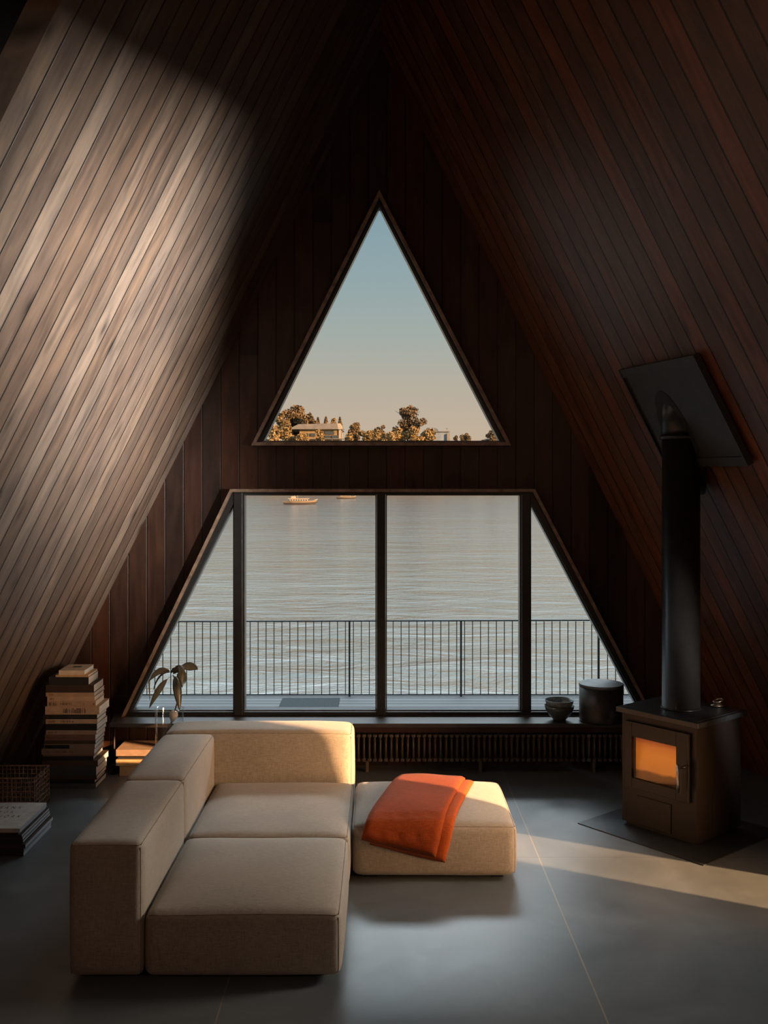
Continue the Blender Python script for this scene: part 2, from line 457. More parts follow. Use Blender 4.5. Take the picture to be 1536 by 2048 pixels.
def at_z(z, side): return (side*(HW-K*(z-H)+.15), z)
LB, RB = at_z(BL[1], -1), at_z(BR[1], 1)
LT, RT = at_z(TL[1], -1), at_z(TR[1], 1)
LU, RU = at_z(UL[1], -1), at_z(UR[1], 1)
gable_poly([G0, G1, RB, BR, BL, LB])
gable_poly([LB, BL, TL, LT]); gable_poly([BR, RB, RT, TR])
gable_poly([LT, TL, TR, RT, RU, UR, UL, LU])
gable_poly([LU, UL, UA, AP]); gable_poly([UR, RU, AP, UA])
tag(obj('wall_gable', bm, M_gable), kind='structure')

# frames: bars built as prisms in XZ
def inset_bar(bm, p, q, w0, side, y0, y1):
    """bar from p to q in XZ, thickness w0 towards `side` of the line"""
    p = Vector((p[0], p[1])); q = Vector((q[0], q[1])); d = (q-p).normalized(); n = Vector((-d.y, d.x))*side*w0
    prism(bm, [tuple(p), tuple(q), tuple(q+n), tuple(p+n)], y0, y1)
def frame_poly(bm, outer, inner, y0, y1):
    n = len(outer)
    for i in range(n):
        j = (i+1) % n
        prism(bm, [outer[i], outer[j], inner[j], inner[i]], y0, y1)
def P2(px, py): return (fx(px), fz(py))
def shrink(pts, k):
    cx = sum(p[0] for p in pts)/len(pts); cy = sum(p[1] for p in pts)/len(pts)
    out = []
    n = len(pts)
    for i in range(n):
        a, b, c = Vector(pts[i-1]), Vector(pts[i]), Vector(pts[(i+1) % n])
        d1 = (b-a).normalized(); d2 = (c-b).normalized()
        n1 = Vector((-d1.y, d1.x)); n2 = Vector((-d2.y, d2.x))
        if n1.dot(Vector((cx, cy))-b) < 0: n1 = -n1
        if n2.dot(Vector((cx, cy))-b) < 0: n2 = -n2
        m_ = (n1+n2)/(1+n1.dot(n2))
        out.append(tuple(b+m_*k))
    return out

w1 = empty('window_1', (0, FY, 2.6)); tag(w1, kind='structure')
def up(o): o.parent = w1; o.location = (0, -FY, -2.6); return o
U = [UA, UR, UL]
Uo = shrink(U, -.012); Ui = shrink(U, .014)
bm = bmesh.new(); frame_poly(bm, Uo, Ui, FY-.03, DW+.1); up(obj('window_trim', bm, M_trimw))
Ug = [P2(759, 412), P2(999, 881), P2(527, 881)]
bm = bmesh.new(); frame_poly(bm, Ui, shrink(Ug, -.012), FY+.01, DW+.06); up(obj('window_frame', bm, M_frame))
bm = bmesh.new(); frame_poly(bm, shrink(Ug, -.013), Ug, FY+.035, DW+.06)
up(obj('glazing_bead', bm, simple('bead_metal', (.07, .075, .08), .3)))
bm = bmesh.new(); g = shrink(Ug, -.01); bm.faces.new([bm.verts.new((x, FY+.075, z)) for x, z in g]); up(obj('glass_pane', bm, M_glass))

w2 = empty('window_2', (0, FY, .42)); tag(w2, kind='structure')
def lo(o): o.parent = w2; o.location = (0, -FY, -.42); return o
T = [TL, TR, BR, BL]
To = shrink(T, -.012); Ti = shrink(T, .012)
bm = bmesh.new()
for i in (0, 1, 3):
    j = (i+1) % 4; prism(bm, [To[i], To[j], Ti[j], Ti[i]], FY-.03, DW+.1)
lo(obj('window_trim', bm, M_trimw))
bm = bmesh.new(); frame_poly(bm, Ti, [P2(476, 989), P2(1055, 989), P2(1284, 1424), P2(259, 1424)], FY, DW+.06)
lo(obj('window_frame', bm, M_frame))
for a_, b_ in ((468, 485), (753.5, 771), (1043.5, 1061)):
    bm = bmesh.new(); box(bm, fx(a_), fx(b_), FY-.012, DW+.06, fz(1430), fz(985), .004); lo(obj('mullion', bm, M_frame))
M_bead = bpy.data.materials['bead_metal']
panes = [[P2(467, 1006), P2(467, 1424), P2(261, 1424)], [P2(486, 989), P2(753, 989), P2(753, 1424), P2(486, 1424)],
         [P2(771.5, 989), P2(1043, 989), P2(1043, 1424), P2(771.5, 1424)], [P2(1061.5, 1004), P2(1283, 1424), P2(1061.5, 1424)]]
for pp in panes:
    bm = bmesh.new(); frame_poly(bm, pp, shrink(pp, .009), FY+.035, DW+.05); lo(obj('glazing_bead', bm, M_bead))
    bm = bmesh.new(); bm.faces.new([bm.verts.new((x, FY+.075, z)) for x, z in pp]); lo(obj('glass_pane', bm, M_glass))

# ledge under the big window
bm = bmesh.new()
LZ = .42
for pts, z0, z1 in (([(-2.115, 7.80), (2.45, 7.80), (2.45, DW+.02), (-2.17, DW+.02)], LZ-.03, LZ),):
    a = [bm.verts.new((x, y, z1)) for x, y in pts]; b = [bm.verts.new((x, y, z0)) for x, y in pts]
    bm.faces.new(a); bm.faces.new(b[::-1])
    for i in range(4): bm.faces.new((a[i], b[i], b[(i+1) % 4], a[(i+1) % 4]))
tag(obj('window_sill_ledge', bm, M_ledge), kind='structure')
bm = bmesh.new(); box(bm, -.5, 2.4, 7.86, 7.885, .335, LZ-.03); tag(obj('trim_1', bm, M_gable), kind='structure')
bm = bmesh.new(); tube(bm, [(-2.108, 7.90, .012), (-2.108, 7.90, LZ-.03)], .009, 8)
box(bm, -2.132, -2.086, 7.87, 7.93, 0, .012, .003); box(bm, -2.124, -2.090, 7.86, 7.90, .05, .085, .006)
tag(obj('ledge_support', bm, M_steel), 'thin black metal support with a foot under the left end of the window ledge', 'support')

# radiator
rd = empty('radiator', (.82, 7.96, 0), 0, 'long low dark column radiator under the window ledge', 'radiator')
nc = 52; x0 = -1.13
colm = None
for i in range(nc):
    x = x0 + i*.0435
    if colm is None:
        bm = bmesh.new()
        for yy in (-.035, .035):
            tube(bm, [(0, yy, .10), (0, yy, .295)], .0095, 8)
        box(bm, -.015, .015, -.045, .045, .088, .115, .006); box(bm, -.015, .015, -.045, .045, .28, .305, .006)
        colm = obj('radiator_column', bm, M_rad, rd); colm.location = (x, 0, 0)
    else:
        c = colm.copy(); COL.objects.link(c); c.parent = rd; c.location = (x, 0, 0)
bm = bmesh.new(); tube(bm, [(x0-.02, 0, .102), (x0+nc*.0435, 0, .102)], .012, 8); tube(bm, [(x0-.02, 0, .292), (x0+nc*.0435, 0, .292)], .012, 8)
obj('header_pipe', bm, M_rad, rd)
for x in (x0+.2, x0+1.1, x0+2.0):
    bm = bmesh.new(); box(bm, x-.012, x+.012, -.03, .03, 0, .1, .003); obj('foot', bm, M_rad, rd)

# ------------------------------------------------------------------ sofa
def cushion(bm, x0, x1, y0, y1, z0, z1, r=.045, crown=.03, bulge=.012, n=22):
    cx, cy, cz = (x0+x1)/2, (y0+y1)/2, (z0+z1)/2
    hx, hy, hz = (x1-x0)/2, (y1-y0)/2, (z1-z0)/2
    def warp(p):
        ux, uy, uz = p.x/hx, p.y/hy, p.z/hz
        q = p.copy()
        fx_ = max(0, 1-ux**4)*max(0, 1-uy**4)
        if uz > 0: q.z += crown*fx_*uz
        q.x += bulge*ux*max(0, 1-uy**4)*max(0, 1-uz*uz)
        q.y += bulge*uy*max(0, 1-ux**4)*max(0, 1-uz*uz)
        # slight slump: bottom pulled in
        if uz < -.8: 
            k = 1-.02*(-uz-.8)/.2
            q.x *= k; q.y *= k
        w_ = noise.noise(Vector((q.x*3+cx*7, q.y*3+cy*5, q.z*3)))*.004
        q.z += w_
        return q
    vmap = {}
    t = [-1+2*i/n for i in range(n+1)]
    # denser near the edges
    t = [math.copysign(abs(v)**.6, v) for v in t]
    def V(a, b, c):
        key = (round(a, 5), round(b, 5), round(c, 5))
        if key in vmap: return vmap[key]
        p = Vector((a*hx, b*hy, c*hz))
        rr = min(r, hx*.98, hy*.98, hz*.98)
        q = Vector((max(-hx+rr, min(hx-rr, p.x)), max(-hy+rr, min(hy-rr, p.y)), max(-hz+rr, min(hz-rr, p.z))))
        d = p-q
        if d.length > 1e-9: p = q + d.normalized()*rr
        p = warp(p)
        v = bm.verts.new((p.x+cx, p.y+cy, p.z+cz)); vmap[key] = v
        return v
    for ax in range(3):
        for s in (-1, 1):
            for i in range(n):
                for j in range(n):
                    cs = []
                    for (a, b) in ((t[i], t[j]), (t[i+1], t[j]), (t[i+1], t[j+1]), (t[i], t[j+1])):
                        c3 = [0, 0, 0]; c3[ax] = s; c3[(ax+1) % 3] = a; c3[(ax+2) % 3] = b
                        cs.append(V(*c3))
                    try: bm.faces.new(cs if s > 0 else cs[::-1])
                    except ValueError: pass
    def edge(a, b, c0, c1, m=24, axis=0):
        """seam path along rounded edge"""
        k = 1-1/math.sqrt(2)
        pts = []
        for i in range(m+1):
            f = -1+2*i/m
            if axis == 0: p = Vector((f*(hx-r*.5), a*(hy-r*k), b*(hz-r*k)))
            elif axis == 1: p = Vector((a*(hx-r*k), f*(hy-r*.5), b*(hz-r*k)))
            else: p = Vector((a*(hx-r*k), b*(hy-r*k), f*(hz-r*.6)))
            p = warp(p); pts.append((p.x+cx, p.y+cy, p.z+cz))
        return pts
    return edge

sofa = empty('sectional_sofa', (-.35, 5.7, 0), 0, 'low beige woven modular corner sofa with block arms, standing in the middle of the room', 'sofa')
def sp_(name, dims, **kw):
    x0, x1, y0, y1, z0, z1 = dims
    bm = bmesh.new()
    e = cushion(bm, x0+.35, x1+.35, y0-5.7, y1-5.7, z0, z1, **kw)
    o = obj(name, bm, M_sofa, sofa, smooth=True)
    bm = bmesh.new()
    for args in ((-1, 1, 0, 0, 24, 0), (1, 1, 0, 0, 24, 0)): tube(bm, e(*args), .0022, 5)
    for args in ((-1, 1, 0, 0, 24, 1), (1, 1, 0, 0, 24, 1)): tube(bm, e(*args), .0022, 5)
    for args in ((-1, -1, 0, 0, 16, 2), (1, -1, 0, 0, 16, 2)): tube(bm, e(*args), .0018, 5)
    obj('seam', bm, M_seam, o)
    return o
sp_('seat', (-1.090, -.185, 4.60, 5.585, .025, .325), r=.038, crown=.04, bulge=.014)
sp_('seat', (-1.090, -.180, 5.595, 6.60, .025, .325), r=.038, crown=.035, bulge=.008)
sp_('ottoman_module', (-.165, .785, 5.77, 6.63, .025, .325), r=.042, crown=.035, bulge=.012)
sp_('backrest', (-1.440, -1.098, 4.60, 5.59, .025, .645), r=.034, crown=.02, bulge=.01)
sp_('backrest', (-1.440, -1.098, 5.60, 6.605, .025, .645), r=.034, crown=.02, bulge=.008)
sp_('backrest', (-1.440, -.185, 6.615, 6.94, .025, .650), r=.05, crown=.016, bulge=.008)
for (x, y) in ((-1.35, 4.72), (-.30, 4.72), (-1.35, 6.8), (-.3, 6.75), (-.06, 5.88), (.68, 5.88), (.68, 6.5), (-.06, 6.5), (-1.35, 5.6), (-.3, 5.6)):
    bm = bmesh.new(); box(bm, x+.35-.035, x+.35+.035, y-5.7-.035, y-5.7+.035, 0, .04, .003); obj('foot', bm, M_black, sofa)

# ------------------------------------------------------------------ blanket
bl = empty('folded_blanket', (.25, 6.2, .37), 0, 'folded orange wool blanket draped over the front edge of the ottoman seat', 'blanket')
def blanket_layer(name, p0, wid, lng, th, lift, m, seed):
    ang = math.radians(-14)
    du = Vector((math.cos(ang), math.sin(ang))); dv = Vector((math.sin(ang), -math.cos(ang)))
    dv = Vector((-.245, -.97)).normalized()
    R = .042+lift
    ye = 5.765+.042; ztop = .325
    def surf(u, v, off):
        p = Vector(p0)+du*u+dv*v
        ux = (p.x-.31)/.475; uy = (p.y-6.2)/.43
        cr_ = .035*max(0, 1-ux**4)*max(0, 1-min(1, uy*uy*uy*uy))
        wob = noise.noise(Vector((u*5+seed, v*4, seed)))*.006
        o = off+lift+wob+.004
        if p.y >= ye: return Vector((p.x, p.y, ztop+cr_+o))
        s = ye-p.y; r_ = .042+o; L_ = r_*PI/2
        if s < L_:
            a = s/r_
            return Vector((p.x, ye-math.sin(a)*r_, ztop-.042+math.cos(a)*r_+cr_*0))
        return Vector((p.x+.0*s, ye-r_-.010, ztop-.042-(s-L_)))
    nu, nv = 22, 44
    bm = bmesh.new()
    top = [[bm.verts.new(surf(wid*i/nu, lng*j/nv, th*(1-.55*max(0, abs(2*i/nu-1)-.9)/.1)))  for j in range(nv+1)] for i in range(nu+1)]
    bot = [[bm.verts.new(surf(wid*i/nu, lng*j/nv, 0)) for j in range(nv+1)] for i in range(nu+1)]
    for i in range(nu):
        for j in range(nv):
            bm.faces.new((top[i][j], top[i+1][j], top[i+1][j+1], top[i][j+1]))
            bm.faces.new((bot[i][j], bot[i][j+1], bot[i+1][j+1], bot[i+1][j]))
    for i in range(nu):
        bm.faces.new((top[i][0], bot[i][0], bot[i+1][0], top[i+1][0])); bm.faces.new((top[i][nv], top[i+1][nv], bot[i+1][nv], bot[i][nv]))
    for j in range(nv):
        bm.faces.new((top[0][j], top[0][j+1], bot[0][j+1], bot[0][j])); bm.faces.new((top[nu][j], bot[nu][j], bot[nu][j+1], top[nu][j+1]))
    for v in bm.verts: v.co -= Vector((.25, 6.2, .37))
    o = obj(name, bm, m, bl, smooth=True)
    return o
blanket_layer('lower_fold', (.17, 6.60), .445, .955, .018, .0, M_blanket2, 3.1)
blanket_layer('upper_fold', (.125, 6.61), .435, .965, .022, .022, M_blanket, 8.4)

# ------------------------------------------------------------------ stove
SC = Vector((2.010, 6.700)); av = Vector((-.636, .772)).normalized(); bv = Vector((.772, .636)).normalized()
# local frame: x = along front face from the near corner to the left (a), y = depth (b)
SW, SD, SH = .57, .515, .75
rot = math.atan2(-av.y, -av.x)        # local +X = -a (towards the near corner), local +Y = b
stove = empty('wood_stove', (SC.x, SC.y, .006), rot, 'black square steel wood stove with an ochre reflection imitated by a glow behind its small glass door, turned towards the sofa', 'stove')
hx, hy = SW/2, SD/2
def fxs(u): return -hx+u   # u measured from the left edge of the front face
bm = bmesh.new()
# body shell with firebox opening in the front
GX0, GX1, GZ0, GZ1 = fxs(.088), fxs(.44), .325, .61
box(bm, -hx, GX0, -hy, hy, .02, SH); box(bm, GX1, hx, -hy, hy, .02, SH)
box(bm, GX0, GX1, -hy, hy, .02, GZ0); box(bm, GX0, GX1, -hy, hy, GZ1, SH)
box(bm, GX0, GX1, .0, hy, GZ0, GZ1)
box(bm, -hx+.02, hx-.02, -hy+.02, hy-.02, 0, .03)
obj('body', bm, M_steel, stove)
bm = bmesh.new(); box(bm, -hx-.03, hx+.03, -hy-.03, hy+.03, SH, SH+.034, .003)
box(bm, -hx-.005, hx+.005, -hy-.005, hy+.005, SH+.034, SH+.037); obj('top_plate', bm, M_hearth, stove)
# door
dr = []
bm = bmesh.new(); y0, y1 = -hy-.022, -hy-.001
d0, d1, dz0, dz1 = fxs(.035), fxs(.525), .262, .700
box(bm, d0, GX0+.005, y0, y1, dz0, dz1, .002); box(bm, GX1-.005, d1, y0, y1, dz0, dz1, .002)
box(bm, GX0+.005, GX1-.005, y0, y1, dz0, GZ0+.005, .002); box(bm, GX0+.005, GX1-.005, y0, y1, GZ1-.005, dz1, .002)
door = obj('door', bm, M_steel, stove)
bm = bmesh.new(); box(bm, d0+.002, d1+.004, y0-.004, y0+.001, dz1-.004, dz1+.001); box(bm, d1-.004, d1+.001, y0-.004, y0, dz0, dz1)
obj('door_edge', bm, M_plate, door)
bm = bmesh.new()
for v in ((GX0, GZ0), ): pass
box(bm, GX0+.004, GX1-.004, y0+.010, y0+.013, GZ0+.004, GZ1-.004); obj('door_glass', bm, glass_mat('stove_glass', 1.45, (.85, .62, .42), .7), door)
bm = bmesh.new(); hxp = fxs(.492)
tube(bm, [(hxp+.03, y0-.002, .50), (hxp+.03, y0-.045, .50), (hxp+.026, y0-.052, .50), (hxp-.004, y0-.055, .50)], .009, 10)
obj('hinge_pin', bm, M_steel, door)
bm = bmesh.new(); tube(bm, [(hxp-.004, y0-.055, .512), (hxp-.004, y0-.055, .335)], .0115, 12)
h = obj('handle', bm, M_chrome, door); h['label'] = 'polished metal handle'
bm = bmesh.new(); box(bm, hxp+.009, hxp+.017, y0-.062, y0-.040, .33, .515, .002); obj('handle_guard', bm, M_steel, door)
# lower ash door
bm = bmesh.new(); box(bm, fxs(.125), fxs(.385), -hy-.006, -hy, .028, .215, .0015)
ad = obj('ash_door', bm, M_steel, stove)
bm = bmesh.new(); box(bm, fxs(.121), fxs(.389), -hy-.0015, -hy-.0005, .024, .219); obj('door_gap', bm, M_black, ad)
for z in (.045, .198):
    bm = bmesh.new(); tube(bm, [(fxs(.372), -hy-.006, z), (fxs(.372), -hy-.010, z)], .005, 8)
    obj('screw', bm, M_plate, ad)
bm = bmesh.new()
for yv in (-.10, -.06): box(bm, hx, hx+.001, yv-.006, yv+.006, .04, .27)
obj('side_vent', bm, M_black, stove)
# emissive panel imitating the warm reflection on the door glass
m, nt, b = new_mat('reflection_glow'); L = nt.links
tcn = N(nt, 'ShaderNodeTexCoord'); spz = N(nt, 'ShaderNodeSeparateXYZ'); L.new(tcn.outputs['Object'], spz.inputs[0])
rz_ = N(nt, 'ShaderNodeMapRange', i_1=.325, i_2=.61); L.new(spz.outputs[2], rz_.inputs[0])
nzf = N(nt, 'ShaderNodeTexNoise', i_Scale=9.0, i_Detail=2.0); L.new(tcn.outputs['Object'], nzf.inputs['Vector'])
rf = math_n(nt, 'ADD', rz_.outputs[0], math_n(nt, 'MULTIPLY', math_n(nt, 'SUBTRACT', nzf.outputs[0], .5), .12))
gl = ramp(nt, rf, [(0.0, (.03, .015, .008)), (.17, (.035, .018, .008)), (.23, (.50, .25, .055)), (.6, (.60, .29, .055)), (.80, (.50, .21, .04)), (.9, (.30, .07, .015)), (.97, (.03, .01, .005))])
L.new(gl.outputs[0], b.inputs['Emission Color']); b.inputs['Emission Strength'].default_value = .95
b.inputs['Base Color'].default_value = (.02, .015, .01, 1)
bm = bmesh.new(); box(bm, GX0+.001, GX1-.001, -hy+.03, -hy+.035, GZ0+.001, GZ1-.001); obj('reflection_panel', bm, m, stove)

# flue
fl = empty('stove_pipe', (SC.x, SC.y, .80), 0, 'thick black flue pipe rising from the stove to the sloping boards', 'flue pipe')
z0 = .006+SH+.037-.80
bm = bmesh.new(); lathe(bm, [(0, z0), (.132, z0), (.132, z0+.012), (.124, z0+.014), (.124, 2.60-.80), (0, 2.60-.80)], n=48); obj('lower_pipe', bm, M_pipe, fl, smooth=False)
bm = bmesh.new(); lathe(bm, [(0, 2.60-.80), (.130, 2.60-.80), (.130, 2.95-.80), (0, 2.95-.80)], n=48); obj('upper_pipe', bm, M_pipe, fl)
bm = bmesh.new(); lathe(bm, [(.126, 2.592-.8), (.141, 2.594-.8), (.143, 2.604-.8), (.141, 2.614-.8), (.126, 2.616-.8)], n=48); obj('collar', bm, M_pipe, fl)
for o in fl.children:
    for p in o.data.polygons: p.use_smooth = abs(p.normal.z) < .5
# plate on the slope: local axes along the roof plane
hu = Vector((-.30, 1, 0)).normalized(); us = Vector((-K, 0, 1)); us = (us-hu*us.dot(hu)).normalized(); nn = hu.cross(us)
if nn.x > 0: nn = -nn
pc = Vector((roofx(1, 6.565, 2.77), 6.565, 2.77)) + nn*.045
cp = empty('flue_cover_plate', tuple(pc), 0, 'large square black steel cover plate where the flue pipe meets the sloping boards', 'cover plate')
R4 = Matrix((( hu.x, us.x, nn.x, 0), (hu.y, us.y, nn.y, 0), (hu.z, us.z, nn.z, 0), (0, 0, 0, 1)))
K2 = (Vector((-K, 0, 1)).normalized())
sh = K2.dot(hu)/K2.dot(us)     # boards are sheared against the horizontal in this plane
def shear(p): return Vector((p[0]+sh*p[1], p[1], p[2]))
def plate_box(bm, a0, a1, b0, b1, c0, c1):
    vs = box(bm, a0, a1, b0, b1, c0, c1)
    for v in vs: v.co = R4 @ shear(v.co)
A, B = .445, .375
bm = bmesh.new(); plate_box(bm, -A, A, -B, B, -.012, .0); obj('panel', bm, M_plate, cp)
bm = bmesh.new()
plate_box(bm, -A, A, B-.06, B, 0, .012); plate_box(bm, -A, A, -B, -B+.06, 0, .012)
plate_box(bm, -A-.004, -A+.012, -B, B, -.03, .016); plate_box(bm, A-.012, A+.004, -B, B, -.03, .016)
obj('flange', bm, M_plate, cp)
bm = bmesh.new(); plate_box(bm, -A+.03, A-.03, -B+.03, B-.03, -.044, -.012); obj('stand_off', bm, M_black, cp)
# oval opening ring round the pipe
bm = bmesh.new()
pts_o = []; pts_i = []
for k in range(48):
    t = 2*PI*k/48
    for r_, lst in ((.165, pts_o), (.128, pts_i)):
        x, y = SC.x+r_*math.cos(t), SC.y+r_*math.sin(t)
        # height on plate plane
        z = pc.z - (nn.x*(x-pc.x)+nn.y*(y-pc.y))/nn.z
        lst.append(Vector((x, y, z))-pc+nn*.003)
vo = [bm.verts.new(p) for p in pts_o]; vi = [bm.verts.new(p) for p in pts_i]
for k in range(48): bm.faces.new((vo[k], vo[(k+1) % 48], vi[(k+1) % 48], vi[k]))
obj('pipe_opening', bm, M_black, cp)

# hearth sheet
bm = bmesh.new(); hpl = Vector((1.938, 6.01))
cpts = [hpl, hpl+av*.96, hpl+av*.96+bv*.90, hpl+bv*.90]
a = [bm.verts.new((p.x, p.y, .006)) for p in cpts]; b_ = [bm.verts.new((p.x, p.y, .0)) for p in cpts]
bm.faces.new(a); bm.faces.new(b_[::-1])
for i in range(4): bm.faces.new((a[i], b_[i], b_[(i+1) % 4], a[(i+1) % 4]))
tag(obj('hearth_plate', bm, M_hearth), 'thin dark steel floor plate lying under the wood stove', 'floor plate')

# small polished thing on the stove
kn = empty('metal_dish', (2.272, 6.745, .006+SH+.037), .4, 'small polished metal dish with a ring lid on top of the stove', 'dish')
bm = bmesh.new(); lathe(bm, [(0, .0), (.035, .0), (.05, .006), (.052, .010), (.030, .020), (.018, .028), (0, .028)], n=28, sy=.75); obj('dish', bm, M_chrome, kn, smooth=True)
bm = bmesh.new(); tube(bm, [(.032*math.cos(t)+.004, .026*math.sin(t), .040+.008*math.cos(t)) for t in [2*PI*k/24 for k in range(24)]], .0065, 8, close=True); obj('ring', bm, M_chrome, kn)

# ------------------------------------------------------------------ things on the ledge
rb = empty('round_box', (1.738, 7.895, LZ), 0, 'big round dark lidded box standing on the ledge beside the stove', 'box')
M_rbox = simple('dark_turned_wood', (0.022, 0.020, 0.019), .45, scale=10, var=.4)
M_rlid = simple('grey_lid', (0.085, 0.088, 0.088), .5, scale=14, var=.35)
bm = bmesh.new(); lathe(bm, [(0, 0), (.158, 0), (.168, .008), (.171, .02), (.171, .275), (0, .275)], n=56); obj('box_body', bm, M_rbox, rb, smooth=False)
bm = bmesh.new(); lathe(bm, [(0, .275), (.173, .275), (.174, .290), (.170, .297), (0, .297)], n=56); obj('lid', bm, M_rlid, rb)
for o in rb.children:
    for p in o.data.polygons: p.use_smooth = abs(p.normal.z) < .5
bm = bmesh.new(); tube(bm, [(.02, -.168, .045), (.02, -.182, .045)], .010, 12); obj('knob', bm, simple('knob_brown', (.06, .045, .035), .3), rb)
M_bowlA = simple('speckled_glaze', (0.055, 0.062, 0.060), .28, scale=90, var=.7)
M_bowlB = simple('pale_speckled_glaze', (0.16, 0.19, 0.19), .35, scale=120, var=.6)
def bowl(name, z, m, label, r, hh, inner=None):
    bm = bmesh.new()
    lathe(bm, [(0, .004), (r*.42, .0), (r*.46, .012), (r*.70, hh*.35), (r*.92, hh*.7), (r, hh), (r*.965, hh), (r*.88, hh*.72), (r*.64, hh*.4), (0, .022)], n=44)
    o = obj(name, bm, m, None, smooth=True); o.location = (1.412, 7.915, z)
    return tag(o, label, 'bowl', 'stacked bowls on the ledge')
bowl('bowl', LZ, M_bowlA, 'dark glazed lower bowl of the two stacked on the window ledge', .118, .118)
bowl('bowl', LZ+.050, M_bowlB, 'pale speckled upper bowl nested in the other one on the ledge', .114, .112)

# ------------------------------------------------------------------ vase and plant
VX, VY = -1.562, 7.38
def vpt(px, py, dy=0): 
    Y = VY
    return Vector(((px-762)*Y/2000, VY+dy, H-(py-960)*Y/2000))
va = empty('glass_vase', (VX, VY, 0), 0, 'tall clear glass cylinder vase on the floor behind the sofa corner', 'vase')
bm = bmesh.new(); lathe(bm, [(0, .0), (.100, .0), (.104, .01), (.104, .62), (.110, .634), (.107, .637), (.100, .62), (.100, .02), (0, .02)], n=48)
obj('vase_body', bm, M_vase, va, smooth=True)
pl = empty('avocado_plant', (VX+.03, VY, .30), 0, 'young long-leaved plant sprouting from a pale seed in the glass vase', 'plant')
po = Vector((VX+.03, VY, .30))
M_leaf = simple('olive_leaf', (0.085, 0.078, 0.052), .35, scale=20, var=.4, spec=.6)
M_stem = simple('stem_brown', (0.16, 0.11, 0.07), .5)
M_seed = simple('seed_pale', (0.62, 0.50, 0.40), .6, scale=30)
bm = bmesh.new()
st = [vpt(348, 1428), vpt(356, 1398, .01), vpt(354, 1370), vpt(346, 1350)]
tube(bm, [p-po for p in st], [.006, .005, .0045, .004], 8)
obj('stem', bm, M_stem, pl)
bm = bmesh.new()
lathe(bm, [(0, -.055), (.010, -.05), (.020, -.03), (.031, -.008), (.033, .01), (.025, .028), (.012, .036), (0, .038)], n=18)
o = obj('seed', bm, M_seed, pl, smooth=True); o.location = vpt(347, 1431)-po; o.rotation_euler = (.2, .25, 0)
bm = bmesh.new(); r0 = vpt(344, 1441)
for k in range(9):
    e_ = Vector((random.uniform(-.07, .03), random.uniform(-.04, .04), -random.uniform(.12, .28)))
    mid = e_*.5+Vector((random.uniform(-.02, .02),)*3)
    tube(bm, [r0-po, r0-po+mid, r0-po+e_], [.0025, .0018, .001], 5)
obj('root', bm, M_stem, pl)
def leaf(b, m_, t, wpx, dy=(0, 0, 0), cup=.3, pet=.0):
    P0, P1, P2_ = vpt(*b, dy[0])-po, vpt(*m_, dy[1])-po, vpt(*t, dy[2])-po
    C = P1*2-(P0+P2_)*.5
    wd = wpx*VY/2000
    n = 18; bm = bmesh.new(); rows = []
    for i in range(n+1):
        s = i/n
        p = P0*(1-s)**2+C*2*s*(1-s)+P2_*s*s
        d = (C-P0)*(1-s)+(P2_-C)*s; d.normalize()
        side = d.cross(Vector((0, 1, 0))); 
        if side.length < .01: side = Vector((1, 0, 0))
        side.normalize(); nrm = side.cross(d)
        ss = max(0, (s-pet)/(1-pet))
        ww = wd*.5*(math.sin(PI*ss**.85)**.8 if 0 < ss < 1 else 0)+.0012
        rows.append([bm.verts.new(p+side*ww*k+nrm*abs(k)*ww*cup+Vector((0, 1, 0))*ww*k*.5) for k in (-1, -.5, 0, .5, 1)])
    for A_, B_ in zip(rows, rows[1:]):
        for k in range(4): bm.faces.new((A_[k], A_[k+1], B_[k+1], B_[k]))
    o = obj('leaf', bm, M_leaf, pl, smooth=True)
    sm = o.modifiers.new('thick', 'SOLIDIFY'); sm.thickness = .0012
leaf((340, 1343), (321, 1341), (303, 1358), 12, (0, -.03, -.05))
leaf((303, 1356), (301.5, 1366), (303, 1398), 2.2, (-.05, -.05, -.05))
leaf((340, 1345), (319, 1353), (304.5, 1382), 3, (0, .02, .03))
leaf((344, 1352), (325, 1370), (302, 1413), 11, (0, -.04, -.06), .3, .25)
leaf((346, 1348), (361, 1340), (368, 1372), 17, (0, -.04, -.07), .4)
leaf((356, 1336), (378, 1334), (394, 1341), 15, (0, .02, .03), .3, .1)
leaf((349, 1352), (357, 1378), (363, 1417), 15, (0, -.05, -.07), .35)
leaf((352, 1353), (358, 1365), (356, 1392), 10, (.01, .0, .0), .35)
leaf((352, 1342), (367, 1350), (366, 1371), 7, (0, .03, .05), .3)
leaf((342, 1346), (347, 1339), (350, 1336), 6, (0, 0, 0), .3)

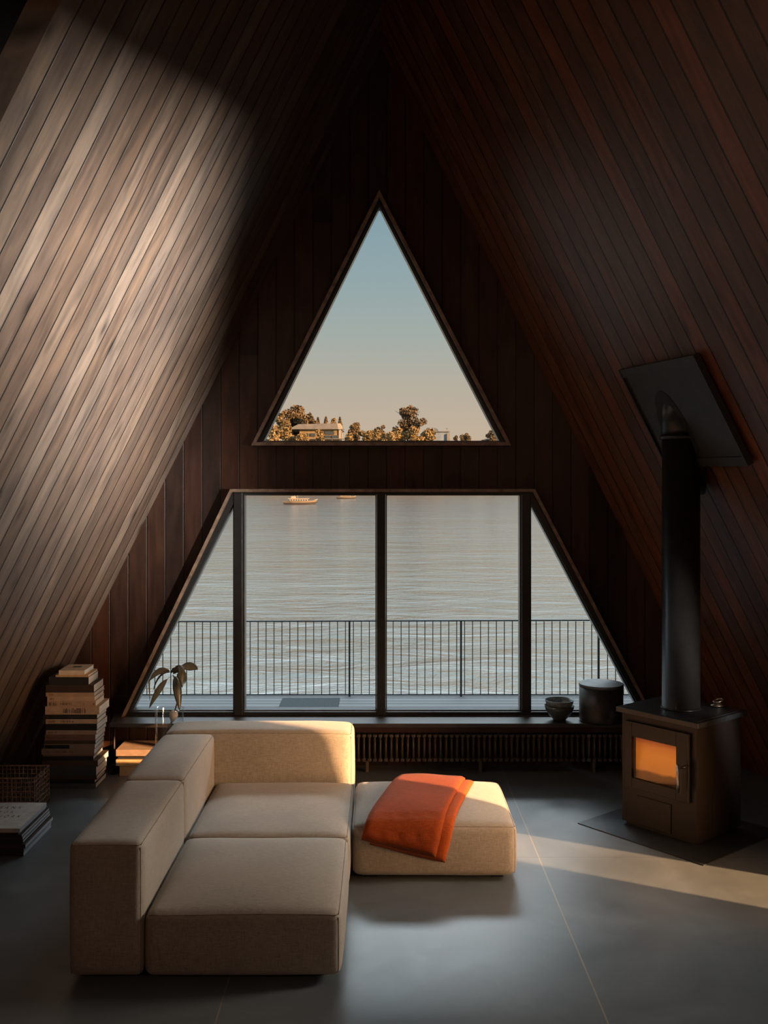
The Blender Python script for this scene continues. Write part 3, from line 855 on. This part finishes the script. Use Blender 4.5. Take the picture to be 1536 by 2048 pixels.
# ------------------------------------------------------------------ books
def book_mats():
    d = {}
    for n_, c in (lambda **k: {a: tuple(min(.7, v*1.45) for v in b) for a, b in k.items()})(cream=(.42, .32, .22), ochre=(.36, .22, .09), black=(.012, .011, .011), darkbrown=(.030, .020, .014), tan=(.30, .205, .135),
                      tan2=(.34, .24, .165), redbrown=(.17, .085, .055), brown=(.20, .13, .085), slate=(.045, .052, .055), umber=(.06, .035, .022),
                      paper=(.42, .42, .40), white=(.44, .44, .42), honey=(.40, .25, .12), dimgrey=(.08, .085, .085)).items():
        d[n_] = simple('cover_'+n_, c, .6 if n_ not in ('white',) else .8, var=.12, scale=25)
    m, nt, b = new_mat('page_edges'); tc_ = N(nt, 'ShaderNodeTexCoord'); mp_ = N(nt, 'ShaderNodeMapping')
    mp_.inputs['Scale'].default_value = (3, 3, 500); nt.links.new(tc_.outputs['Object'], mp_.inputs[0])
    nz_ = N(nt, 'ShaderNodeTexNoise', i_Scale=1.0, i_Detail=2.0); nt.links.new(mp_.outputs[0], nz_.inputs['Vector'])
    r_ = ramp(nt, nz_.outputs[0], [(.35, (.48, .52, .54)), (.6, (.74, .79, .82))]); nt.links.new(r_.outputs[0], b.inputs['Base Color']); b.inputs['Roughness'].default_value = .8
    d['pages'] = m
    return d
BM_ = book_mats()
def book(x0, x1, y0, y1, z0, z1, cov, label, group, cat='book', name='book', rz=0, ct=.0022, soft=False):
    """spine at the front (y0), pages showing on the other three sides"""
    cx, cy = (x0+x1)/2, (y0+y1)/2
    hx_, hy_ = (x1-x0)/2, (y1-y0)/2
    e = empty(name, (cx, cy, z0), rz, label, cat, group)
    t = z1-z0
    ct = min(ct, t*.2)
    bm = bmesh.new()
    box(bm, -hx_, hx_, -hy_, hy_, 0, ct); box(bm, -hx_, hx_, -hy_, hy_, t-ct, t)
    box(bm, -hx_, hx_, -hy_-.001, -hy_+.003, 0, t, .0008)
    obj('cover', bm, BM_[cov], e)
    ins = .004 if not soft else .0005
    bm = bmesh.new(); box(bm, -hx_+ins, hx_-ins, -hy_+.003, hy_-ins, ct, t-ct); obj('pages', bm, BM_['pages'], e)
    return e, hx_, hy_, t
def spine_marks(e, hy_, t, spans, m, hfrac=.5, dens=.006):
    """rows of little upright strokes standing for the tiny spine lettering"""
    for a_, b_ in spans:
        bm = bmesh.new()
        x = a_
        while x < b_:
            w_ = random.uniform(.35, .7)*dens
            k = random.choice((.7, 1, 1, .85))
            box(bm, x, x+w_, -hy_-.0016, -hy_-.0009, t*(.5-hfrac/2), t*(.5-hfrac/2+hfrac*k))
            x += dens*random.choice((1, 1, 1, 2.2))
        obj('spine_lettering', bm, m, e)
M_inkd = simple('ink_dark', (.05, .03, .025), .7)
M_inkr = simple('ink_red', (.16, .05, .03), .7)
M_inkg = simple('ink_grey', (.07, .07, .07), .7)
YF = 7.52; kpm = 2000/YF
def bx_(c): return ((60+c/7.583)-762)/kpm
def bz_(c): return H-((1320+c/7.583)-960)/kpm
stack = [
 (437, 828, 165, 225, 'cream', 'small cream book lying on the very top of the tall stack of books', .25),
 (388, 885, 233, 266, 'ochre', 'thin ochre-spined book just under the small cream one in the tall stack', .25),
 (290, 892, 266, 386, 'black', 'thick black-spined book third from the top of the tall stack', .26),
 (240, 968, 386, 502, 'darkbrown', 'thick dark brown book fourth from the top of the tall stack', .27),
 (240, 975, 502, 562, 'tan', 'slim tan book directly below the thick dark brown one in the stack', .28),
 (262, 980, 562, 629, 'tan2', 'slim plain tan book sixth from the top of the tall stack', .26),
 (260, 992, 629, 715, 'tan', 'tan book with dark lettering at the left of its spine, above the thickest tan one', .25),
 (230, 1050, 715, 835, 'tan2', 'thick tan book with large upright lettering across the middle of its spine', .29),
 (240, 1018, 835, 905, 'black', 'black book with faint grey lettering under the thick tan lettered book', .27),
 (236, 1018, 905, 974, 'tan2', 'tan book with small reddish lettering lying between two black books', .26),
 (240, 1022, 974, 1073, 'black', 'thick plain black book in the middle of the tall stack', .28),
 (243, 1010, 1073, 1138, 'tan', 'tan book resting directly on the reddish brown one in the tall stack', .27),
 (225, 992, 1138, 1226, 'redbrown', 'worn reddish brown book halfway down the tall stack', .28),
 (212, 990, 1226, 1283, 'umber', 'slim dark umber book under the worn reddish brown one', .27),
 (214, 980, 1283, 1359, 'brown', 'brown book with a dark label block at the left of its spine', .27),
 (175, 975, 1359, 1442, 'brown', 'brown book sticking out furthest left, below the one with the dark label', .27),
 (195, 965, 1442, 1464, 'redbrown', 'very thin red-brown booklet under the brown book that sticks out left', .26),
 (185, 955, 1464, 1528, 'black', 'slim black book in the lower third of the tall stack', .28),
 (190, 1035, 1528, 1622, 'umber', 'wide dark umber book that sticks out to the right low in the tall stack', .29),
 (215, 1010, 1622, 1768, 'slate', 'thick slate grey book near the foot of the tall stack', .29),
 (215, 1010, 1768, 1822, 'umber', 'slim dark umber book third from the floor in the tall stack', .28),
 (215, 985, 1822, 1878, 'black', 'slim black book second from the floor in the tall stack', .28),
 (215, 1000, 1878, 1956, 'dimgrey', 'dim grey book at the very bottom of the tall stack', .29)]
zs = [bz_(s[2]) for s in stack] + [0.0]
zb = bz_(1956)
for i, (xa, xb, ya, yb, cov, lab, dep) in enumerate(stack):
    z1 = bz_(ya)-zb; z0 = (bz_(stack[i+1][2])-zb) if i+1 < len(stack) else 0.0
    rzj = random.uniform(-.02, .02)
    e, hx_, hy_, t = book(bx_(xa), bx_(xb), YF, YF+dep, z0, z1, cov, lab, 'books in the tall stack on the floor', rz=0 if i in (0, 7) else rzj)
    L_ = hx_*2
    if i == 0:
        bm = bmesh.new(); box(bm, -.035, .03, .0, .05, t+.0002, t+.001); obj('cover_mark', bm, M_inkg, e)
    if i == 4: spine_marks(e, hy_, t, [(-hx_+.03, -hx_+.055)], M_inkr, .35, .005)
    if i == 5: spine_marks(e, hy_, t, [(-hx_+.02, -hx_+.05)], M_inkr, .35, .005)
    if i == 6:
        spine_marks(e, hy_, t, [(-hx_+.015, -hx_+.075)], M_inkd, .6, .009); spine_marks(e, hy_, t, [(-hx_+.095, -hx_+.18)], M_inkd, .32, .005)
        spine_marks(e, hy_, t, [(hx_-.09, hx_-.083), (hx_-.02, hx_-.01)], M_inkd, .4, .006)
    if i == 7: spine_marks(e, hy_, t, [(-hx_*.34, hx_*.5)], M_inkd, .62, .0065)
    if i == 8: spine_marks(e, hy_, t, [(-hx_+.01, -hx_+.02), (-hx_*.3, hx_*.35)], M_inkg, .35, .006)
    if i == 9: spine_marks(e, hy_, t, [(-hx_+.02, -hx_+.075)], M_inkr, .35, .005); spine_marks(e, hy_, t, [(-hx_*.42, hx_*.08)], M_inkd, .4, .005)
    if i == 11: spine_marks(e, hy_, t, [(-hx_+.015, -hx_+.085)], M_inkr, .3, .005)
    if i == 12: spine_marks(e, hy_, t, [(-hx_+.02, hx_*.4)], M_inkr, .22, .007)
    if i == 14:
        bm = bmesh.new(); box(bm, -hx_+.004, 0, -hy_-.0018, -hy_-.001, t*.12, t*.85); obj('spine_label', bm, M_black, e)
    if i == 15: spine_marks(e, hy_, t, [(-hx_+.03, hx_*.3)], M_inkr, .2, .007)

# books under the ledge
ug = 'large books lying under the window ledge'
book(-2.05, -1.56, 7.84, 8.10, 0, .081, 'honey', 'thick honey-coloured book on the floor, lowest in the small pile under the ledge', ug, rz=.01)
book(-2.075, -1.60, 7.83, 8.11, .081, .128, 'honey', 'honey-coloured book between the lowest book and the black one under the ledge', ug)
book(-2.065, -1.58, 7.85, 8.10, .128, .158, 'black', 'black book in the small pile under the ledge, second from the top', ug)
book(-2.075, -1.55, 7.83, 8.11, .158, .208, 'brown', 'big brown-covered book topmost of the small pile under the ledge', ug)

# magazines at the lower left
th = [.026, .012, .015, .020, .014, .012, .024, .018, .029]
tot = sum(th); z = tot
labs = ['white-covered magazine with printed black capitals, on top of the low magazine pile',
        'thin magazine directly under the white lettered cover of the low pile',
        'third magazine from the top of the low pile',
        'fourth magazine from the top of the low pile',
        'magazine in the middle of the low pile',
        'thin magazine just above the thick one that sticks out right in the low pile',
        'thick magazine sticking out furthest right of the low pile',
        'magazine second from the floor in the low pile',
        'magazine at the very bottom of the low pile']
dxs = [0, -.006, .012, .016, .020, .0, .034, .026, .024]
for i, t in enumerate(th):
    x1 = -2.228+dxs[i]
    e, hx_, hy_, tt = book(x1-.40, x1, 6.17+random.uniform(-.008, .004), 6.665+dxs[i]*.6, z-t, z, 'white' if i in (0,) else ('darkbrown' if i % 3 else 'umber'), labs[i],
         'magazines in the low pile at the left', cat='magazine', name='magazine', rz=random.uniform(-.006, .006), soft=True, ct=.0012)
    z -= t
    if i == 0:
        mt = simple('print_black', (.03, .035, .045), .7)
        yy = .12
        for row, xo, sz in (('B A N K', .055, .047), ('Y O R', .085, .040), ('Y A N O R K', .03, .045), ('J', .135, .03)):
            cu = bpy.data.curves.new('lettering', 'FONT'); cu.body = row; cu.size = sz*.8; cu.space_character = 1.15
            to = bpy.data.objects.new('tmp', cu); COL.objects.link(to)
            dg = bpy.context.evaluated_depsgraph_get(); me = bpy.data.meshes.new_from_object(to.evaluated_get(dg))
            bpy.data.objects.remove(to)
            me.materials.append(mt)
            lt = bpy.data.objects.new('cover_lettering', me); COL.objects.link(lt); lt.parent = e; lt.location = (xo-.13, yy, tt+.0006)
            lt.scale = (1, 1.9, 1)
            yy -= .085

# wire basket
bk = empty('wire_basket', (-2.62, 7.05, 0), 0, 'open rectangular woven wire basket on the floor behind the magazine pile', 'basket')
M_wick = simple('rusty_wire', (0.34, 0.22, 0.15), .45, scale=40, var=.5)
bx0, bx1, by0, by1, bh = -.23, .228, -.15, .155, .262
def wig(p, s=.0025): return (p[0]+random.uniform(-s, s), p[1]+random.uniform(-s, s), p[2]+random.uniform(-s, s))
for (ax, ay, cx_, cy_) in ((bx0, by0, bx1, by0), (bx1, by0, bx1, by1), (bx1, by1, bx0, by1), (bx0, by1, bx0, by0)):
    bm = bmesh.new(); ln = math.hypot(cx_-ax, cy_-ay); nn_ = max(3, round(ln/.030))
    for k in range(nn_+1):
        f = k/nn_; x, y = ax+(cx_-ax)*f, ay+(cy_-ay)*f
        tube(bm, [wig((x, y, z_)) for z_ in (0.005, .06, .13, .19, bh)], .0028, 5)
    for z_ in (.03, .065, .10, .135, .17, .205, .235):
        tube(bm, [wig((ax+(cx_-ax)*f, ay+(cy_-ay)*f, z_)) for f in [j/6 for j in range(7)]], .0026, 5)
    obj('wire_side', bm, M_wick, bk)
bm = bmesh.new(); tube(bm, [(bx0, by0, bh), (bx1, by0, bh), (bx1, by1, bh), (bx0, by1, bh)], .0055, 6, close=True); obj('rim', bm, M_wick, bk)
bm = bmesh.new(); box(bm, bx0+.01, bx1-.01, by0+.01, by1-.01, .0, .006); obj('basket_base', bm, M_black, bk)

# ------------------------------------------------------------------ outside: deck, railing, water
m, nt, b = new_mat('deck_boards'); L = nt.links
tcn = N(nt, 'ShaderNodeTexCoord'); spn = N(nt, 'ShaderNodeSeparateXYZ'); L.new(tcn.outputs['Object'], spn.inputs[0])
u = math_n(nt, 'DIVIDE', spn.outputs[1], .145); fr = math_n(nt, 'FRACT', u); idn = math_n(nt, 'FLOOR', u)
wn = N(nt, 'ShaderNodeTexWhiteNoise', noise_dimensions='1D'); L.new(idn, wn.inputs['W'])
cb = ramp(nt, wn.outputs[0], [(0, (.10, .105, .11)), (1, (.17, .175, .18))])
gp = ramp(nt, fr, [(0, (.10,)*3), (.16, (.10,)*3), (.24, (1,)*3)])
L.new(mixc(nt, cb.outputs[0], gp.outputs[0], 1.0, 'MULTIPLY'), b.inputs['Base Color']); b.inputs['Roughness'].default_value = .55
bm = bmesh.new(); box(bm, -5, 5, DW+.17, 11.5, -.24, -.15); tag(obj('deck', bm, m), kind='structure')
bm = bmesh.new(); box(bm, -1.11, -.465, 10.2, 11.28, -.15, -.135, .004)
tag(obj('door_mat', bm, M_mat), 'dark grey rectangular mat lying on the deck outside the window', 'mat')

rl = empty('deck_railing', (0, 11.42, -.15), 0, 'thin black metal balustrade along the far edge of the deck', 'railing')
bm = bmesh.new(); box(bm, -3.6, 3.6, -.02, .02, .855, .868); o = obj('top_rail', bm, M_rail, rl); o.rotation_euler = (0, -.003, 0)
bm = bmesh.new(); box(bm, -3.6, 3.6, -.012, .012, .012, .024); obj('bottom_rail', bm, M_rail, rl)
bal = None
posts = [(x-762)*11.42/2000 for x in (475, 699, 922, 1197)]
for i in range(80):
    x = -3.58+i*.0907
    if any(abs(x-p) < .03 for p in posts): continue
    if bal is None:
        bm = bmesh.new(); box(bm, -.0045, .0045, -.0045, .0045, .024, .855); bal = obj('baluster', bm, M_rail, rl); bal.location = (x, 0, 0)
    else:
        c = bal.copy(); COL.objects.link(c); c.parent = rl; c.location = (x, 0, 0)
for p in posts+[-3.55, 3.55]:
    bm = bmesh.new(); box(bm, p-.010, p+.010, -.018, .018, 0, .855); obj('post', bm, M_rail, rl)

WZ = -1.28
bm = bmesh.new(); vs = [bm.verts.new(p) for p in ((-900, 11.0, WZ), (900, 11.0, WZ), (900, 1500, WZ), (-900, 1500, WZ))]; bm.faces.new(vs)
tag(obj('water', bm, water_mat(), loc=None), kind='structure')

# ------------------------------------------------------------------ far shore
SY = 290.0; kp = SY/2000
def far(px, py, dy=0.0):
    Y = SY+dy; return Vector(((px-762)*Y/2000, Y, H-(py-960)*Y/2000))
M_hill = simple('hill_scrub', (.045, .034, .018), .95, scale=.15, var=.4)
bm = bmesh.new(); rows = []
for j in range(14):
    row = []
    for i in range(61):
        x = -150+i*5; y = 282+j*6
        f = min(1, j/4.0)
        base = 11.2+1.6*noise.noise(Vector((x*.03, 1.3, 0)))+ (2.2 if x < -12 else 0)*min(1, (-12-x)/14 if x < -12 else 0)
        if x > 18: base -= (x-18)*.10
        z_ = WZ-.5+(base+1.8)*math.sin(f*PI/2)
        row.append(bm.verts.new((x, y, max(WZ-.5, z_)+.5*noise.noise(Vector((x*.2, y*.2, 0)))*f)))
    rows.append(row)
for A_, B_ in zip(rows, rows[1:]):
    for k in range(60): bm.faces.new((A_[k], A_[k+1], B_[k+1], B_[k]))
tag(obj('hill', bm, M_hill, smooth=True), kind='structure')

def leaf_mat(n_, c): return simple(n_, c, .8, var=.5, scale=.6, spec=.2)
L_gold = leaf_mat('leaf_gold', (.175, .118, .050)); L_brn = leaf_mat('leaf_brown', (.105, .074, .040)); L_dark = leaf_mat('leaf_dark', (.080, .058, .034))
L_pale = leaf_mat('leaf_pale', (.200, .142, .072)); M_trunk = simple('trunk', (.03, .02, .014), .9)
def tree(px, ptop, pbot, hwp, m, label, dy=0, dens=1.0, airy=False, conical=False, cat='tree', base=None):
    rnd = random.Random(int(px*13+ptop))
    top = far(px, ptop, dy); bot = far(px, pbot, dy); k = (SY+dy)/2000
    hgt = top.z-bot.z; hw_ = hwp*k
    gz = base if base is not None else bot.z-2.5
    e = empty('tree' if cat == 'tree' else 'bush', (bot.x, bot.y, gz), 0, label, cat)
    bm = bmesh.new(); o0 = Vector((bot.x, bot.y, gz))
    lobes = []
    nl = (9 if conical else 20) if not airy else 46
    for i in range(nl):
        if conical:
            f = i/(nl-1); lobes.append((Vector((0, 0, bot.z+hgt*(f*.9+.05))), hw_*(1.05-f)*.8+.15, hgt/nl*1.2))
        else:
            a_ = rnd.uniform(0, 2*PI); rr = rnd.uniform(.05, .86)*hw_; f = rnd.uniform(-.02, .86)
            rad = hw_*(rnd.uniform(.26, .44) if not airy else rnd.uniform(.14, .26))
            wd = max(.15, math.sin(PI*(.24+.72*max(f, 0))))**.8
            lobes.append((Vector((rr*math.cos(a_)*wd, rr*math.sin(a_)*.6, bot.z+hgt*f)), rad, rad*.8))
    if not conical: lobes.append((Vector((hw_*.1, 0, top.z-hw_*.16)), hw_*.2, hw_*.15))
    s0 = .30 if hwp > 12 else .22
    for c_, rx, rz2 in lobes:
        nq = int((260 if not airy else 150)*dens*(max(.35, rx/2.2))) 
        for q_ in range(nq):
            v = Vector((rnd.gauss(0, 1), rnd.gauss(0, 1), rnd.gauss(0, 1))).normalized()*rnd.uniform(.5, 1.08)
            p = Vector((bot.x+c_.x+v.x*rx, bot.y+c_.y+v.y*rx, c_.z+v.z*rz2))-o0
            n1 = Vector((rnd.gauss(0, 1), rnd.gauss(0, 1)-.4, rnd.gauss(0, 1)+.3)).normalized()
            a1 = n1.cross(Vector((.3, .2, 1))).normalized()*s0*rnd.uniform(.6, 1.4); b1 = n1.cross(a1).normalized()*s0*rnd.uniform(.5, 1.2)
            bm.faces.new([bm.verts.new(p+a1), bm.verts.new(p+b1), bm.verts.new(p-a1), bm.verts.new(p-b1)])
    obj('foliage', bm, m, e)
    bm = bmesh.new(); tr = max(.12, hw_*.05)
    tube(bm, [(0, 0, 0), (0, 0, bot.z-gz+hgt*.4), (.2, 0, bot.z-gz+hgt*.85)], [tr, tr*.7, tr*.25], 6)
    for i in range(6 if airy else 2):
        a_ = rnd.uniform(0, 2*PI); z_ = bot.z-gz+hgt*rnd.uniform(.15, .6)
        tube(bm, [(0, 0, z_), (hw_*.7*math.cos(a_), hw_*.4*math.sin(a_), z_+hgt*.25)], [tr*.45, tr*.12], 5)
    obj('trunk', bm, M_trunk, e)
tree(592, 811, 868, 33, L_brn, 'tall dense brown-green tree at the left edge of the upper window', 14, 1.3)
tree(566, 822, 872, 20, L_gold, 'golden tree left of the tall dense tree, cut by the window frame', 8, 1.2)
tree(618, 826, 866, 16, L_brn, 'narrow brown tree on the right shoulder of the tall dense tree', 10)
tree(545, 850, 890, 24, L_pale, 'pale golden bushy tree lowest at the left corner of the upper window', -6, 1.3)
tree(576, 850, 892, 22, L_gold, 'round golden tree in front of the grey-roofed house', -4, 1.2)
tree(640, 860, 886, 13, L_gold, 'small golden tree before the middle of the grey-roofed house', -5)
tree(636, 836, 856, 5, L_dark, 'small pointed tree above the grey roof, left of the two others', 12, conical=True)
tree(652, 834, 856, 7, L_brn, 'middle pointed tree behind the grey roof ridge', 12, conical=True)
tree(680, 836, 864, 8, L_dark, 'dark pointed tree at the gable end of the grey roof', 13, conical=True)
tree(668, 836, 856, 8, L_pale, 'faint pale tree between the two pointed trees behind the roof', 24)
tree(711, 846, 880, 18, L_brn, 'brown rounded tree just right of the grey-roofed house', 2)
tree(736, 862, 888, 17, L_gold, 'low golden tree midway along the shore', -2)
tree(764, 851, 888, 18, L_brn, 'loose brown tree at the left foot of the big airy tree', 3, .8)
tree(815, 811, 872, 41, L_dark, 'big airy dark tree standing alone near the middle of the far shore', 6, 1.0, airy=True)
tree(796, 856, 892, 20, L_gold, 'golden bush under the left side of the big airy tree', -4)
tree(826, 853, 892, 22, L_gold, 'golden bush directly under the big airy tree', -5)
tree(856, 858, 892, 20, L_gold, 'golden bush between the big airy tree and the blue-grey building', -4)
tree(700, 868, 892, 15, L_gold, 'low golden bush at the right end of the long house', -6)
tree(754, 866, 892, 15, L_gold, 'low golden bush between the pale cottage roof and the big airy tree', -7)
tree(780, 864, 892, 16, L_pale, 'pale bush low at the left foot of the big airy tree', -8)
tree(606, 866, 892, 14, L_gold, 'golden bush at the left end of the long house wall', -7)
tree(912, 871, 888, 6, L_brn, 'tiny tree right of the blue-grey building', 2)
tree(932, 867, 890, 13, L_brn, 'small brown tree alone right of the blue-grey building', 2)
tree(985, 861, 886, 13, L_brn, 'small loose tree in the right corner of the upper window', 2, .8, base=9.5)

M_roofg = simple('grey_roof', (.10, .095, .09), .8, scale=.5); M_wallw = simple('house_wall', (.11, .10, .09), .8, scale=.4)
M_walt = simple('house_tan', (.17, .11, .045), .8, scale=.4); M_win = simple('dark_windows', (.030, .040, .050), .4)
M_blue = simple('bluegrey_roof', (.055, .085, .12), .7, scale=.5); M_bwall = simple('bluegrey_wall', (.11, .14, .17), .8, scale=.5)
hs = empty('house', tuple(far(645, 884, 2)), 0, 'long low house with a grey roof and white gable among the golden trees', 'house')
ho = Vector(hs.location)
def hb(bm, xa, xb, ya, yb, d0, d1):
    p = far(xa, yb); q = far(xb, ya); box(bm, p.x-ho.x, q.x-ho.x, d0, d1, p.z-ho.z, q.z-ho.z)
def hpoly(bm, pts, d0, d1):
    prism(bm, [(far(x, y).x-ho.x, far(x, y).z-ho.z) for x, y in pts], d0, d1)
bm = bmesh.new(); hb(bm, 598, 680, 858, 892, 0, 8); obj('wall', bm, M_walt, hs)
bm = bmesh.new(); hpoly(bm, [(576, 858), (676, 858), (674, 846), (596, 848)], -1, 9); obj('roof', bm, M_roofg, hs)
bm = bmesh.new(); hpoly(bm, [(676, 858), (684, 858), (680, 846), (674, 846)], -.6, 9); hb(bm, 677, 682, 858, 892, -.3, 8); obj('gable', bm, simple('gable_pale', (.24, .21, .17), .8), hs)
for a_, b_, c_, d_ in ((649, 668, 862, 868), (649, 660, 870, 877), (663, 676, 870, 877), (604, 616, 866, 872), (620, 630, 866, 872)):
    bm = bmesh.new(); hb(bm, a_, b_, c_, d_, -.25, 0); obj('window', bm, M_win, hs)
bm = bmesh.new(); hb(bm, 596, 700, 877, 878.4, -2.5, -.1)
for x in (600, 616, 632, 648, 664, 680, 696): hb(bm, x, x+.8, 877, 890, -2.5, -2.2)
obj('balcony', bm, simple('balcony_grey', (.10, .095, .085), .8), hs)
h2 = empty('building', tuple(far(880, 884, 4)), 0, 'blue-grey building with a rounded roof right of the big airy tree', 'building')
ho = Vector(h2.location)
bm = bmesh.new(); hpoly(bm, [(856, 884), (879, 884), (879, 861), (877, 857), (872, 854.5), (856, 854)], 0, 7); obj('rounded_hall', bm, M_blue, h2)
bm = bmesh.new(); hb(bm, 866, 899, 863, 892, -3, 3); obj('wall', bm, M_bwall, h2)
bm = bmesh.new(); hb(bm, 894, 900.5, 867, 892, -3.5, 2); obj('side_wing', bm, M_wallw, h2)
bm = bmesh.new(); hb(bm, 864, 900, 862, 863.3, -3.4, 3.4); obj('roof_edge', bm, M_wallw, h2)
fp = empty('flagpole', tuple(far(895, 868, 3)), 0, 'thin pole rising above the blue-grey building', 'pole'); ho = Vector(fp.location)
bm = bmesh.new(); hb(bm, 894.7, 895.3, 856, 884, 0, .1); obj('pole', bm, M_wallw, fp)
bm = bmesh.new(); hb(bm, 893.5, 897, 855.5, 857, 0, .1); obj('pole_head', bm, M_wallw, fp)
h3 = empty('cottage', tuple(far(745, 884, 8)), 0, 'pale low roof showing over the trees left of the big airy tree', 'house'); ho = Vector(h3.location)
bm = bmesh.new(); hpoly(bm, [(731, 862), (733, 860.5), (744, 857), (756, 860.5), (760, 862)], 0, 6); obj('roof', bm, simple('pale_roof', (.09, .082, .075), .8), h3)
bm = bmesh.new(); hb(bm, 733, 758, 862, 890, .3, 6); obj('wall', bm, M_wallw, h3)
h4 = empty('shed', tuple(far(980, 884, 2)), 0, 'grey shed roof under the small tree in the right window corner', 'shed'); ho = Vector(h4.location)
bm = bmesh.new(); hb(bm, 968, 1000, 879, 892, 0, 5); obj('wall', bm, M_bwall, h4)
bm = bmesh.new(); hpoly(bm, [(966, 879.2), (1002, 879.2), (998, 877), (971, 877)], -.4, 5.4); obj('roof', bm, M_roofg, h4)

# boats
M_hull = simple('hull_cream', (.13, .095, .06), .6, scale=.8); M_hulld = simple('hull_dark', (.022, .016, .013), .6); M_cab = simple('cabin_white', (.24, .20, .15), .6)
def boat(px, py, lpx, label, masts):
    Y = (H-WZ)*2000/(py-960); k = Y/2000; L_ = lpx*k
    e = empty('boat', ((px-762)*k, Y, WZ), .12, label, 'boat', 'boats on the bay')
    def hull(name, z0_, z1_, w0, m_):
        bm = bmesh.new(); r1 = []; r2 = []
        n = 16
        for zz, lst, sh_ in ((z0_, r1, .86), (z1_, r2, 1.0)):
            for i in range(n+1):
                f = -1+2*i/n; ww = w0*(1-max(0, f)**2.2)*(1 if f < .0 else 1)*(.8+.2*min(1, (f+1)*2))*sh_
                lst.append(((f*L_/2*sh_), -ww, zz*L_+ (max(0, f)**2*.03*L_ if zz == z1_ else 0)))
            for i in range(n, -1, -1):
                x_, y_, z_ = lst[i]; lst.append((x_, -y_, z_))
        v1 = [bm.verts.new(p) for p in r1]; v2 = [bm.verts.new(p) for p in r2]
        bm.faces.new(v1); bm.faces.new(v2[::-1])
        for i in range(len(v1)): bm.faces.new((v1[i], v1[(i+1) % len(v1)], v2[(i+1) % len(v2)], v2[i]))
        return obj(name, bm, m_, e)
    hull('lower_hull', 0.0, .05, .13*L_, M_hulld); hull('hull', .05, .10, .15*L_, M_hull)
    bm = bmesh.new(); box(bm, -.30*L_, .22*L_, -.09*L_, .09*L_, .09*L_, .16*L_, .01*L_); box(bm, -.34*L_, .26*L_, -.1*L_, .1*L_, .16*L_, .175*L_)
    c_ = obj('cabin', bm, M_cab, e)
    bm = bmesh.new()
    for i in range(7): box(bm, (-.27+.07*i)*L_, (-.225+.07*i)*L_, -.092*L_, .092*L_, .11*L_, .145*L_)
    obj('window', bm, M_win, c_)
    bm = bmesh.new(); box(bm, -.26*L_, -.12*L_, -.05*L_, .05*L_, .175*L_, .235*L_, .008*L_); obj('wheelhouse', bm, M_cab, e)
    for mx_, mh in masts:
        bm = bmesh.new(); tube(bm, [(mx_*L_, 0, .16*L_), (mx_*L_, 0, mh*L_)], .014*L_, 6); obj('mast', bm, M_cab, e)
    bm = bmesh.new(); tube(bm, [(.38*L_, -.03*L_, .12*L_), (.5*L_, 0, .15*L_)], .008*L_, 5); obj('bow_rail', bm, M_cab, e)
boat(600, 1009, 70, 'larger cream motor boat with two masts on the bay, nearer one', [(-.17, .55), (-.08, .55)])
boat(692, 997.5, 40, 'smaller cream boat further out to the right of the larger boat', [(-.2, .4), (.05, .3)])

# ------------------------------------------------------------------ lights
def aim(o, d): o.rotation_euler = Vector(d).to_track_quat('-Z', 'Y').to_euler()
s = bpy.data.lights.new('sun', 'SUN'); s.energy = 19.0; s.color = (1.0, .56, .27); s.angle = math.radians(.7)
so = bpy.data.objects.new('sun', s); COL.objects.link(so); so.location = (20, -10, 10); aim(so, (-.86, .51, -.30))
def area(name, loc, tgt, sx, sy, e, col, spread=180):
    l = bpy.data.lights.new(name, 'AREA'); l.shape = 'RECTANGLE'; l.size = sx; l.size_y = sy; l.energy = e; l.color = col; l.spread = math.radians(spread)
    o = bpy.data.objects.new(name, l); COL.objects.link(o); o.location = loc; aim(o, Vector(tgt)-Vector(loc)); return o
area('left_wall_fill', (6.3, 0, 2.4), (6.3-.80, .60, 2.42), .75, .75, 720, (1.0, .93, .86), 54)  # unseen lamp added outside the opening for the bright left wall patch
area('side_fill_left', (-2.9, -.7, 3.2), (1.6, 6, 3.4), .6, .6, 8, (1.0, .54, .34), 110)
area('side_fill_right', (2.9, -.7, 3.2), (-1.0, 6, 3.6), .6, .6, 8, (1.0, .54, .34), 110)
area('outside_cool_fill', (1.0, 20, 9.7), (0, 5, .4), 12, 1.6, 720, (.80, .92, 1.0), 120)  # unseen cool lamp outside, added to brighten floor and sofa tops
area('slot_warm_fill', (3.45, 4.62, 1.0), (.1, 6.75, .4), .7, 1.2, 11, (1.0, .52, .22), 42)  # added warm lamp, imitates bounced sun on ottoman and backrest
area('right_soft_fill', (2.75, 5.45, 1.55), (-1.0, 4.9, .5), .6, .9, 17, (1.0, .84, .70), 90)  # added soft lamp off to the right, lifts right-facing sofa sides
